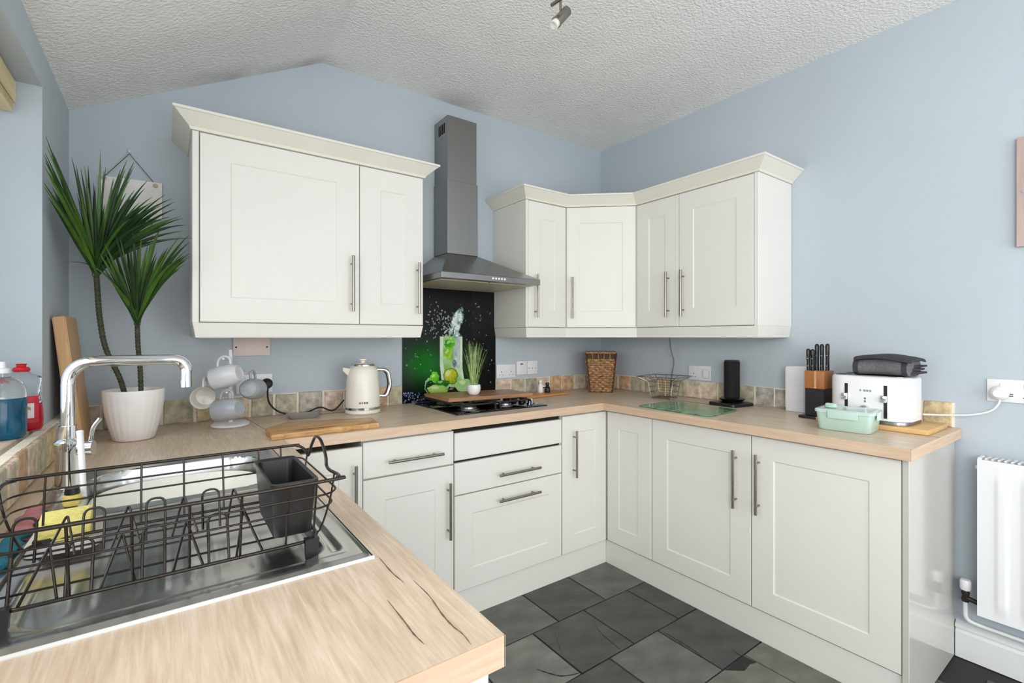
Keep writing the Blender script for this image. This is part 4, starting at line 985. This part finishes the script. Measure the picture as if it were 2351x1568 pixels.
for x in (-1.375, -1.155):
    bm = NB()
    for s in (-1, 1):
        tube(bm, fillet([(x+s*.095, -.525, WT+.010), (x+s*.095, -.525, WT+.042), (x+s*.095, -.075, WT+.042), (x+s*.095, -.075, WT+.010)], .012), .005, 6)
    for y in (-.505, -.345, -.255, -.095):
        tube(bm, [(x-.095, y, WT+.042), (x+.095, y, WT+.042)], .0045, 6)
    for y in (-.425, -.175):
        tube(bm, [(x-.095, y, WT+.0425), (x-.030, y, WT+.0425)], .0045, 6); tube(bm, [(x+.095, y, WT+.0425), (x+.030, y, WT+.0425)], .0045, 6)
    obj('pan_support', bm, M_IRON, hb, smooth=40)
for k in range(4):
    y = -.44+k*.075
    bm = NB(); lathe(bm, [(.021, 0), (.021, .004), (.017, .006), (.015, .024), (.013, .026), (0, .026)], 20, (-.996, y, WT+.009)); obj('knob', bm, M_CHROME if k == 0 else M_BLACKP, hb, smooth=40)
# wooden board laid over the burners
zb0 = WT+.048
bm = NB(); q = [(-1.475, -.405), (-.990, -.455), (-.985, -.215), (-1.470, -.125)]
loft(bm, [[(x, y, zb0) for x, y in q], [(x, y, zb0+.018) for x, y in q]]); bmesh.ops.bevel(bm, geom=bm.edges[:], offset=.003, segments=2, affect='EDGES')
tag(obj('serving_board', bm, M_ACACIA, smooth=35), 'acacia serving board laid over the gas hob', 'board')
# grass in white pot on the board
zg = zb0+.0185; gp = at(1092, 908, 'z', zg); GX, GY = gp.x+.01, gp.y+.035
g = thing('potted_grass', 'artificial grass in a small white round pot on the serving board', 'plant', (GX, GY, zg))
bm = NB(); lathe(bm, [(0, 0), (.020, 0), (.026, .004), (.034, .020), (.036, .036), (.034, .052), (.0325, .053), (.031, .050), (.031, .040), (0, .040)], 32, (GX, GY, zg)); obj('pot', bm, M_CERAM, g, smooth=40)
gr = random.Random(9); bm = NB()
for k in range(120):
    a = gr.uniform(0, 2*PI); r = gr.uniform(0, .018); rr = gr.uniform(.01, .075)*(1 if k < 100 else 1.3); hh = gr.uniform(.17, .245)
    p0 = Vector((GX+r*math.cos(a), GY+r*math.sin(a), zg+.04)); p2 = p0+Vector((rr*math.cos(a), rr*math.sin(a)*.8, hh*(1-.25*(rr/.1)**2))); p1 = p0+(p2-p0)*.5+Vector((0, 0, .035))
    sd_ = Vector((math.cos(a+1.57), math.sin(a+1.57), 0)); prev = None
    for i in range(6):
        t_ = i/5; p = p0*(1-t_)**2+p1*2*t_*(1-t_)+p2*t_*t_; w_ = .0016*(1-t_*.8)
        cur = (bm.verts.new(p-sd_*w_), bm.verts.new(p+sd_*w_))
        if prev: bm.faces.new((prev[0], prev[1], cur[1], cur[0]))
        prev = cur
obj('grass_blades', bm, mat('grass_green', (166, 188, 122), .6, var=.45, scale=40), g, kind='stuff')
# small wooden tray with salt and pepper figures
M_ORNG = wood('orange_beech', (214, 158, 96), (186, 126, 68), 'x', .45, cracks=False)
bm = NB(); q = [(-.86, -.235), (-.505, -.205), (-.475, -.085), (-.80, -.060)]
loft(bm, [[(x, y, WT+.001) for x, y in q], [(x, y, WT+.014) for x, y in q]]); bmesh.ops.bevel(bm, geom=bm.edges[:], offset=.002, segments=1, affect='EDGES')
tag(obj('small_board', bm, M_ORNG, smooth=35), 'small orange-brown wooden board behind the hob, under the salt and pepper figures', 'board')
def hugger(c, m, lab, s, face):
    bm = NB(); zt = WT+.0145
    lathe(bm, [(0, 0), (.017, 0), (.0185, .004), (.018, .025), (.014, .045), (.008, .056), (.0105, .060), (.0125, .068), (.010, .077), (0, .080)], 24, (c[0], c[1], zt), M=None)
    for v in bm.verts: v.co.z = zt+(v.co.z-zt)*s
    for dy in (-1, 1):
        tube(bm, spline([(c[0], c[1]+dy*.012, zt+.044*s), (c[0]+face*.014, c[1]+dy*.018, zt+.038*s), (c[0]+face*.026, c[1]+dy*.012, zt+.036*s)], 4), .0042, 8)
    tag(obj('condiment_figure', bm, m, smooth=50), lab, 'salt shaker')
hugger((-.662, -.115), M_CERAM, 'white rounded salt shaker figure hugging the black one', 1.02, 1)
hugger((-.622, -.135), M_BLACKP, 'black rounded pepper shaker figure hugged by the white one', .80, -1)

# wicker basket
wkb = thing('wicker_basket', 'brown woven wicker basket in the corner under the wall cabinet', 'basket', (-.20, -.20, WT))
M_WICK = mat('wicker', (172, 132, 92), .7, var=.5, scale=55, bump=.4, bscale=60)
M_WICKD = mat('dark_wicker_frame', (74, 50, 32), .7, var=.3, scale=30)
bc = Vector((-.205, -.200, 0)); rot = math.radians(-45); hB, wB, wT = .262, .070, .096
def bpt(u, v, z, k=1):   # square plan, rotated 45 degrees
    w = (wB+(wT-wB)*z/hB)*k; a, b = u*w, v*w
    return Vector((bc.x+a*math.cos(rot)-b*math.sin(rot), bc.y+a*math.sin(rot)+b*math.cos(rot), WT+.001+z))
bm = NB(); 
loft(bm, [[bpt(u, v, z, .93) for u, v in ((-1, -1), (1, -1), (1, 1), (-1, 1))] for z in (0.0, hB-.006)], caps=True); obj('liner', bm, M_WICKD, wkb)
wr2 = random.Random(2); rowsN = 15
bm = NB()
for k in range(rowsN):
    z = .011+k*(hB-.044)/rowsN
    for s in range(4):
        c0, c1 = ((-1, -1), (1, -1), (1, 1), (-1, 1))[s], ((1, -1), (1, 1), (-1, 1), (-1, -1))[s]
        nrm = ((c0[0]+c1[0])/2, (c0[1]+c1[1])/2)
        P = []
        for i in range(15):
            t_ = i/14; u = c0[0]+(c1[0]-c0[0])*t_; v = c0[1]+(c1[1]-c0[1])*t_
            o_ = .095*math.cos(i*PI/1.0*.5+(k % 2)*PI)+wr2.uniform(-.02, .02)
            p = bpt(u+nrm[0]*o_, v+nrm[1]*o_, z+wr2.uniform(-.002, .002), .98); P.append(p)
        tube(bm, spline(P, 2), .0082, 6)
obj('weave', bm, M_WICK, wkb, smooth=60, kind='stuff')
for u, v in ((-1, -1), (1, -1), (1, 1), (-1, 1)):
    bm = NB(); tube(bm, [bpt(u, v, 0, 1.02), bpt(u, v, hB, 1.02)], .0055, 8); obj('corner_post', bm, M_WICKD, wkb, smooth=50)
bm = NB(); tube(bm, [bpt(u, v, hB, 1.02) for u, v in ((-1, -1), (1, -1), (1, 1), (-1, 1))], .006, 8, True); obj('rim', bm, M_WICK, wkb, smooth=50)
for s in range(4):
    c0, c1 = ((-1, -1), (1, -1), (1, 1), (-1, 1))[s], ((1, -1), (1, 1), (-1, 1), (-1, -1))[s]
    for t_ in (.2, .4, .6, .8):
        u = c0[0]+(c1[0]-c0[0])*t_; v = c0[1]+(c1[1]-c0[1])*t_
        bm = NB(); tube(bm, [bpt(u, v, hB-.036, 1.0), bpt(u, v, hB, 1.01)], .0032, 6); obj('stake', bm, M_WICK, wkb, smooth=50)

# chrome wire fruit basket
wf = thing('wire_basket', 'square chrome wire fruit basket flaring to a wide rim by the wall', 'basket', (-.19, -.69, WT))
fc = Vector((-.200, -.705)); fr = math.radians(12)
M_DCHR = mat('dark_chrome', (160, 156, 150), .2, 1, var=.05)
def fpt(u, v, w, z): 
    a, b = u*w, v*w; return Vector((fc.x+a*math.cos(fr)-b*math.sin(fr), fc.y+a*math.sin(fr)+b*math.cos(fr), WT+z))
levels = [(.010, .056), (.045, .061), (.075, .065), (.105, .070), (.135, .116)]
for z, w in levels:
    bm = NB(); tube(bm, [fpt(u, v, w, z) for u, v in ((-1, -1), (1, -1), (1, 1), (-1, 1))], .0016 if z > .02 and z < .13 else .0024, 6, True); obj('wire_ring', bm, M_DCHR, wf, smooth=40)
for u, v in ((-1, -1), (1, -1), (1, 1), (-1, 1)):
    bm = NB(); tube(bm, [fpt(u, v, .052, .001), fpt(u, v, .056, .010)]+[fpt(u, v, w, z) for z, w in levels[1:]], .0022, 6); obj('corner_wire', bm, M_DCHR, wf, smooth=40)
for s in range(4):
    for t_ in (-.33, .33):
        f_ = [(t_, -1), (1, t_), (t_, 1), (-1, t_)][s]
        bm = NB(); tube(bm, [fpt(f_[0], f_[1], w, z) for z, w in levels], .0014, 6); obj('side_wire', bm, M_DCHR, wf, smooth=40)
bm = NB()
for k in range(-2, 3): tube(bm, [fpt(k/2.5, -1, .056, .010), fpt(k/2.5, 1, .056, .010)], .0014, 6)
obj('base_wires', bm, M_DCHR, wf, smooth=40)

# cable hanging below the wall cabinet
bm = NB(); M_GCAB = mat('grey_cable', (120, 122, 124), .5)
tube(bm, spline([(-.15, -.70, GB-.002), at(1540, 800, 'x', -.10), at(1547, 830, 'x', -.07), at(1543, 858, 'x', -.06), at(1541, 885, 'x', -.03), (-.03, -.66, .985)], 8), .0040, 8)
tag(obj('hanging_cable', bm, M_GCAB, smooth=60), 'grey cable hanging down from under the wall cabinet behind the wire basket', 'cable')

# green glass cutting board
M_GGL = mat('green_glass', (96, 150, 112), .12, var=.6, scale=30)
bm = NB(); q = [(-.572, -.815), (-.578, -1.232), (-.285, -1.205), (-.280, -.812)]
loft(bm, [[(x, y, WT+.002) for x, y in q], [(x, y, WT+.007) for x, y in q]]); bmesh.ops.bevel(bm, geom=[e for e in bm.edges if abs(e.verts[0].co.z-e.verts[1].co.z) > .003], offset=.012, segments=4, affect='EDGES')
gb = tag(obj('glass_board', bm, M_GGL, smooth=30), 'green patterned glass worktop saver lying flat on the worktop', 'chopping board')

# speaker on its stand, with flat tray
kx, ky = -.092, -1.062
bm = NB(); Mk = Matrix.Translation((kx-.03, ky-.012, WT+.001))@Matrix.Rotation(math.radians(-8), 4, 'Z')
kt2 = thing('kitchen_scale', 'black low kitchen scale with round steel plate under the speaker', 'scale', (kx, ky, WT))
rbox(bm, -.085, .085, -.082, .082, 0, .016, .02, 5, .005, M=Mk); obj('base', bm, M_BLACKP, kt2, smooth=40)
bm = NB(); lathe(bm, [(0, 0), (.050, 0), (.064, .012), (.067, .017), (.062, .019), (0, .019)], 40, (kx, ky, WT+.0172)); obj('plate', bm, mat('dark_steel_plate', (120, 120, 122), .25, 1), kt2, smooth=40)
bm = NB(); rbox(bm, -.070, -.02, -.030, .030, .0163, .0175, .004, 3, 0, M=Mk); obj('display', bm, M_BLACKG, kt2)
ks = thing('smart_speaker', 'tall black cylindrical speaker standing on the kitchen scale', 'speaker', (kx, ky, WT+.037))
M_FAB = mat('black_speaker_fabric', (14, 14, 16), .8, var=.2, scale=200, bump=.4, bscale=400)
bm = NB(); lathe(bm, [(0, 0), (.037, 0), (.040, .003), (.040, .190), (.0385, .198)], 40, (kx, ky, WT+.0368)); obj('body', bm, M_FAB, ks, smooth=40)
bm = NB(); lathe(bm, [(.0385, .1982), (.037, .203), (.032, .205), (0, .204)], 40, (kx, ky, WT+.0368)); obj('top', bm, M_BLACKP, ks, smooth=40)

# white upright box
bm = NB(); rbox(bm, -.085, -.022, -1.425, -1.335, WT+.001, 1.132, .008, 4, .004)
wb_ = thing('white_box', 'plain white upright box beside the knife block', 'box', (-.055, -1.38, WT)); obj('case', bm, M_PLASTW, wb_, smooth=40)
bm = NB(); bx(bm, -.0865, -.0855, -1.340, -1.3375, WT+.02, 1.125); obj('seam', bm, M_GROUT, wb_)

# knife block and knives
kb = thing('knife_block', 'knife block with wooden top and black base', 'knife block', (-.165, -1.50, WT))
M_KBW = wood('acacia_block', (190, 124, 70), (140, 84, 44), 'z', .4, gscale=16, cracks=False)
bxx0, bxx1, by0, by1 = -.228, -.128, -1.564, -1.488
lean = .00
bm = NB(); bx(bm, bxx0, bxx1, by0, by1, WT+.012, 1.045, .001, 1); obj('black_lower', bm, M_BLACKP, kb)
bm = NB(); bx(bm, bxx0-.002, bxx1+.002, by0-.002, by1+.002, 1.0452, 1.125, .002, 2); obj('wood_top', bm, M_KBW, kb, smooth=30)
bm = NB(); bx(bm, bxx0-.0028, bxx0-.0021, -1.534, -1.526, 1.046, 1.1245); obj('light_stripe', bm, M_BEECH, kb)
bm = NB(); rbox(bm, bxx0-.020, bxx1+.01, by0-.006, by1+.022, WT+.001, WT+.0118, .006, 3, .002); obj('foot', bm, M_BLACKP, kb, smooth=40)
kn = [(-.214, -1.497, .098), (-.210, -1.5135, .096), (-.186, -1.520, .120), (-.176, -1.5365, .119), (-.160, -1.553, .121)]
for k, (x, y, hh) in enumerate(kn):
    t = thing('knife', ('short black-handled knife nearest the white box in the knife block', 'second short black-handled knife in the knife block', 'long black-handled knife next to the short knives in the block', 'long black-handled knife in the middle of the three long ones', 'long black-handled knife standing nearest the toaster in the block')[k], 'knife', (x, y, 1.126), 'knives in the knife block')
    bm = NB(); lx = -.006 if k < 2 else 0
    rg = []
    for z, w in ((0, .0078), (.012, .0076), (.04, .0072), (hh*.7, .0080), (hh*.92, .0084), (hh-.003, .0066), (hh, .003)):
        rg.append([(x+lx*z*8+1.35*w*math.cos(a), y+w*math.sin(a), 1.1262+z) for a in [2*PI*i/12 for i in range(12)]])
    loft(bm, rg); h_ = obj('handle', bm, M_BLACKP, t, smooth=40)
    for z in (.02, hh*.55):
        bm = NB(); lathe(bm, [(0, .0006), (.0016, .0004), (.002, 0)], 8, M=Matrix.Translation((x+lx*z*8-.0100, y, 1.1262+z))@Matrix.Rotation(-PI/2, 4, 'Y')); obj('rivet', bm, M_CHROME, h_)

# board under the toaster
bm = NB(); bx(bm, -.300, -.045, -1.940, -1.56, WT+.0008, WT+.020, .002, 2)
bb = tag(obj('bamboo_board', bm, M_BAMBOO, smooth=35), 'bamboo board lying under the toaster', 'board')
# toaster
to = thing('toaster', 'white four-slice toaster with chrome base on the bamboo board', 'toaster', (-.18, -1.75, WT+.021))
tz = WT+.0215; tx0, tx1, ty0, ty1 = -.290, -.070, -1.878, -1.600
M_TOA = mat('white_toaster', (236, 235, 236), .22, var=.01)
bm = NB(); rbox(bm, tx0+.004, tx1-.004, ty0+.004, ty1-.004, tz, tz+.014, .045, 8, .003); obj('chrome_base', bm, M_STEEL, to, smooth=40)
bm = NB(); rbox(bm, tx0, tx1, ty0, ty1, tz+.0142, 1.118, .065, 12, .012); obj('body', bm, M_TOA, to, smooth=40)
bm = NB(); rbox(bm, tx0+.018, tx1-.018, ty0+.018, ty1-.018, 1.1182, 1.1205, .03, 6, 0); tt = obj('top_plate', bm, M_STEEL, to, smooth=40)
for x in (-.225, -.135):
    for a, b in ((-1.735, -1.625), (-1.855, -1.745)):
        bm = NB(); bx(bm, x-.016, x+.016, a, b, 1.1206, 1.1212); obj('slot', bm, M_DARK, tt)
for y in (-1.672, -1.806):
    bm = NB(); bx(bm, tx0-.0008, tx0+.002, y-.006, y+.006, .955, 1.085, .0005, 1); ls = obj('lever_slot', bm, M_BLACKP, to)
    bm = NB(); bx(bm, tx0-.018, tx0-.001, y-.006, y+.012, 1.018, 1.046, .003, 2); obj('lever', bm, M_CHROME, ls, smooth=40)
bm = NB(); lathe(bm, [(.018, 0), (.018, .006), (.015, .014), (0, .015)], 24, M=Matrix.Translation((tx0-.0005, -1.738, .985))@Matrix.Rotation(-PI/2, 4, 'Y')); obj('dial', bm, M_CHROME, to, smooth=40)
for k in range(2):
    bm = NB(); bx(bm, tx0-.001, tx0+.001, -1.741, -1.735, 1.012+k*.012, 1.020+k*.012); obj('button', bm, M_STEEL, to)
for y, w_ in ((-1.722, .006), (-1.736, .008), (-1.746, .008), (-1.756, .006)):
    bm = NB(); bx(bm, tx0-.0008, tx0+.001, y-w_/2, y+w_/2, 1.056, 1.064); obj('badge', bm, mat('badge_grey', (150, 150, 152), .4) if 'badge_grey' not in MATS else MATS['badge_grey'], to)
# folded cloth on the toaster
M_CLOTH = mat('grey_woven_cloth', (112, 110, 112), .95, var=.2, scale=120, bump=.5, bscale=300)
M_CLOTHD = mat('charcoal_binding', (58, 56, 62), .9, var=.15, scale=60, bump=.3, bscale=200)
fcl = thing('folded_cloth', 'folded grey cloth with charcoal binding lying on the toaster', 'cloth', (-.17, -1.75, 1.1215))
def slabring(y, x0, x1, z0, z1, n=6):
    pts = []; r = (z1-z0)/2; cz = (z0+z1)/2
    for k in range(n+1):
        a = -PI/2+PI*k/n; pts.append((x1-r+r*math.cos(a), y, cz+r*math.sin(a)))
    for k in range(n+1):
        a = PI/2+PI*k/n; pts.append((x0+r+r*math.cos(a), y, cz+r*math.sin(a)))
    return pts
zc0 = 1.1218
bm = NB(); rg = []
for k in range(13):
    t_ = k/12; y = -1.700-t_*.170; zt_ = zc0+.072+.012*math.sin(t_*PI)-.006*t_; rg.append(slabring(y, -.272+.006*math.sin(t_*5), -.100, zc0+.001+.003*t_, zt_-.010))
loft(bm, rg); obj('inner_fold', bm, M_CLOTH, fcl, smooth=50)
bm = NB(); rg = []
for k in range(15):
    t_ = k/14; y = -1.694-t_*.182-(.008 if k > 11 else 0); zt_ = zc0+.076+.013*math.sin(t_*PI)-.008*t_; rg.append([(x, y, z) for x, z in ((-.282, zt_-.016), (-.276, zt_-.005), (-.25, zt_), (-.12, zt_), (-.095, zt_-.008), (-.095, zt_-.015), (-.12, zt_-.009), (-.25, zt_-.009), (-.270, zt_-.014))])
loft(bm, rg); obj('top_fold', bm, M_CLOTHD, fcl, smooth=50)
for y0_, y1_ in ((-1.690, -1.706), (-1.852, -1.868)):
    bm = NB(); loft(bm, [slabring(y0_, -.279, -.097, zc0+.0005, zc0+.064), slabring(y1_, -.279, -.097, zc0+.0005, zc0+.064)]); obj('binding', bm, M_CLOTHD, fcl, smooth=50)
for k in range(3):
    bm = NB(); loft(bm, [slabring(-1.868, -.235+.02*k, -.105, zc0+.006+.013*k, zc0+.017+.013*k), slabring(-1.884-.008*((k+1) % 2), -.215+.02*k, -.112, zc0+.010+.013*k, zc0+.018+.013*k)]); obj('fold_edge', bm, M_CLOTHD, fcl, smooth=50)

# mint lunch box
lb = thing('lunch_box', 'mint green plastic lunch box with clip lid in front of the toaster', 'lunch box', (-.40, -1.71, WT))
M_MINT = mat('mint_plastic', (182, 208, 196), .35, var=.01); M_MINTL = mat('mint_clear_lid', (196, 214, 208), .2, var=.02)
Lm = Matrix.Translation((-.395, -1.715, WT+.001))@Matrix.Rotation(math.radians(6), 4, 'Z')
def lr_(a, b, z, r=.018): return [Vector((q.x, q.y, z)) for q in rrect(-a, a, -b, b, z, r)]
bm = NB(); loft(bm, [lr_(.066, .084, 0), lr_(.069, .087, .004), lr_(.075, .093, .064), lr_(.075, .093, .068)], M=Lm); obj('tub', bm, M_MINT, lb, smooth=40)
bm = NB(); loft(bm, [lr_(.079, .097, .0685), lr_(.080, .098, .071), lr_(.080, .098, .079), lr_(.077, .095, .082), lr_(.066, .084, .082), lr_(.063, .081, .079)], M=Lm); ld = obj('lid', bm, M_MINTL, lb, smooth=40)
bm = NB(); rbox(bm, -.085, -.0795, -.050, .050, .050, .080, .002, 3, .001, M=Lm); obj('clip', bm, M_MINT, lb, smooth=40)
bm = NB(); rbox(bm, -.035, .035, -.1035, -.098, .050, .080, .002, 3, .001, M=Lm); obj('clip', bm, M_MINTL, lb, smooth=40)
bm = NB(); lathe(bm, [(.0, .012), (.012, .010), (.020, .004), (.022, 0), (.020, -.001), (0, -.001)], 24, M=Lm@Matrix.Translation((0, .058, .0825))@Matrix.Rotation(0, 4, 'X')); obj('vent_cap', bm, M_MINT, ld, smooth=50)
bm = NB(); rbox(bm, -.012, .012, .038, .078, .0825, .098, .008, 4, .006, M=Lm); obj('vent_tab', bm, M_MINT, ld, smooth=50)

# ================================================================== RADIATOR, PICTURE, SPOTLIGHT
rd = thing('radiator', 'white panel radiator on the wall beyond the worktop end', 'radiator', (-.07, -2.5, .2))
ra, rb_, rz0, rz1 = -2.035, -2.95, .222, .815
M_RAD = mat('radiator_white', (234, 235, 236), .3, var=.005)
def radx(y, z):
    s = ((ra-.045-y) % .068)/.068
    g = sst(0, .18, s)*sst(.62, .44, s) if y < ra-.045 else 0
    g *= sst(rz0+.03, rz0+.05, z)*sst(rz1-.05, rz1-.07, z)
    return -.102+.006*(1-g)-.004*0
bm = NB(); ny, nz = 190, 30; V = []
zsq = [rz0+(rz1-rz0)*k/nz for k in range(nz+1)]
for j in range(nz+1):
    V.append([bm.verts.new((radx(ra+(rb_-ra)*i/ny, zsq[j]), ra+(rb_-ra)*i/ny, zsq[j])) for i in range(ny+1)])
for j in range(nz):
    for i in range(ny): bm.faces.new((V[j][i], V[j][i+1], V[j+1][i+1], V[j+1][i]))
obj('front_panel', bm, M_RAD, rd, smooth=60)
bm = NB(); bx(bm, -.095, -.035, ra-.012, ra, rz0, rz1+.006, .002, 1); bx(bm, -.095, -.035, rb_, rb_+.012, rz0, rz1+.006, .002, 1); bx(bm, -.04, -.035, rb_, ra, rz0, rz1, 0); obj('casing', bm, M_RAD, rd, smooth=30)
bm = NB()
for k in range(52):
    y = ra-.02-k*.0172; loft(bm, [[(-.093, y, rz1+.001), (-.093, y-.007, rz1+.001), (-.037, y-.012, rz1+.001), (-.037, y-.005, rz1+.001)], [(-.093, y, rz1+.006), (-.093, y-.007, rz1+.006), (-.037, y-.012, rz1+.006), (-.037, y-.005, rz1+.006)]])
obj('top_grille', bm, M_RAD, rd, kind='stuff')
for x, zz in ((-.03, .77), (-.03, .27)):
    for y in (-2.2, -2.8):
        bm = NB(); bx(bm, -.034, -.001, y-.02, y+.02, zz-.02, zz+.02); obj('bracket', bm, M_RAD, rd)
bm = NB(); tube(bm, [(-.05, ra+.001, .775), (-.05, ra+.012, .775)], .008, 10); obj('bleed_valve', bm, M_RAD, rd, smooth=40)
vv = thing('radiator_valve', 'white capped radiator valve with dark fitting at the pipe by the end panel', 'valve', (-.065, -1.998, .14))
vx, vy = -.062, -1.996
bm = NB(); lathe(bm, [(.014, 0), (.017, .004), (.017, .034), (.014, .040), (0, .041)], 20, (vx, vy, .292)); obj('cap', bm, M_PLASTW, vv, smooth=40)
M_VAL = mat('tarnished_brass', (64, 60, 54), .35, .8, var=.3, scale=40)
bm = NB(); lathe(bm, [(0, 0), (.011, 0), (.013, .010), (.010, .022), (.013, .034), (.010, .044), (0, .044)], 16, (vx, vy, .247)); tube(bm, [(vx, vy, .262), (vx, ra+.002, .255)], .009, 12); obj('fitting', bm, M_VAL, vv, smooth=40)
bm = NB(); tube(bm, fillet([(vx, vy, .247), (vx, vy, .175), (vx+.022, vy-.04, .162), (vx+.022, -2.6, .162)], .03), .0075, 10); obj('pipe', bm, M_WHITE, vv, smooth=60)
# wooden picture
pc = thing('wooden_plaque', 'pinkish wooden plank plaque hanging on the wall above the socket', 'plaque', (-.01, -2.3, 1.61))
M_PKW = wood('pink_washed_wood', (198, 176, 170), (170, 148, 142), 'z', .7, gscale=14, cracks=False)
for k in range(5):
    bm = NB(); bx(bm, -.021, -.004, -2.128-.062*(k+1)+.0015, -2.128-.062*k, 1.612, 2.018, .001, 1); obj('plank', bm, M_PKW, pc)
bm = NB(); bx(bm, -.004, -.001, -2.42, -2.14, 1.64, 1.99); obj('backing', bm, M_DARK, pc)
bm = NB(); tube(bm, [(-.0208, -2.147, 1.815), (-.024, -2.147, 1.815)], .005, 10); obj('stud', bm, M_CHROME, pc, smooth=40)
# ceiling spotlight
st = thing('ceiling_spotlight', 'brushed steel spotlight hanging from a ceiling bar', 'spotlight', (-1.45, -1.2, 2.5))
TS = 1.60
a0 = dep(1287, 24, TS); a1 = dep(1290, -60, TS)
bm = NB(); tube(bm, [a0, Vector((a0.x, a0.y, 2.540))], .0045, 10); obj('stem', bm, M_BRASS, st, smooth=50)
b0_ = dep(1266, 12, TS-.02); b1_ = b0_+(RT*.55+FW*.35)*.6; b1_.z = b0_.z
zbar = 2.430
bm = NB(); e0 = Vector((b0_.x, b0_.y, b0_.z)); dir_ = Vector((RT.x*.8+FW.x*-.9, RT.y*.8+FW.y*-.9, 0)).normalized()
e1 = e0+dir_*.5; tube(bm, [e0, e1], .006, 10); obj('bar', bm, M_BRASS, st, smooth=50)
mid = e0+dir_*.25
bm = NB(); tube(bm, [mid, Vector((mid.x, mid.y, ZC-.02))], .007, 10); lathe(bm, [(.0, -.022), (.045, -.022), (.048, -.003), (.048, 0)], 24, (mid.x, mid.y, ZC)); obj('mount', bm, M_BRASS, st, smooth=40)
bm = NB(); tube(bm, [Vector((a0.x, a0.y, 2.540)), Vector((mid.x, mid.y, 2.540))], .0045, 8); obj('arm', bm, M_BRASS, st, smooth=50)
h0 = dep(1303, 24, TS); h1_ = dep(1277, 52, TS-.02); ax = (h1_-h0).normalized()
Q = Matrix.Translation(h0)@ax.to_track_quat('Z', 'Y').to_matrix().to_4x4(); Lh = (h1_-h0).length
bm = NB(); lathe(bm, [(0, 0), (.014, 0), (.0165, .003), (.0165, Lh*.95), (.0185, Lh*.96), (.0185, Lh), (.0150, Lh), (.0150, Lh*.9), (0, Lh*.88)], 24, M=Q); obj('lamp_head', bm, M_BRASS, st, smooth=40)
bm = NB(); lathe(bm, [(.0, Lh*.9), (.014, Lh*.92), (.0155, Lh+.016), (.013, Lh+.017), (0, Lh+.012)], 20, M=Q); obj('bulb', bm, mat('pale_bulb_glass', (220, 222, 210), .15, var=.05), st, smooth=40)
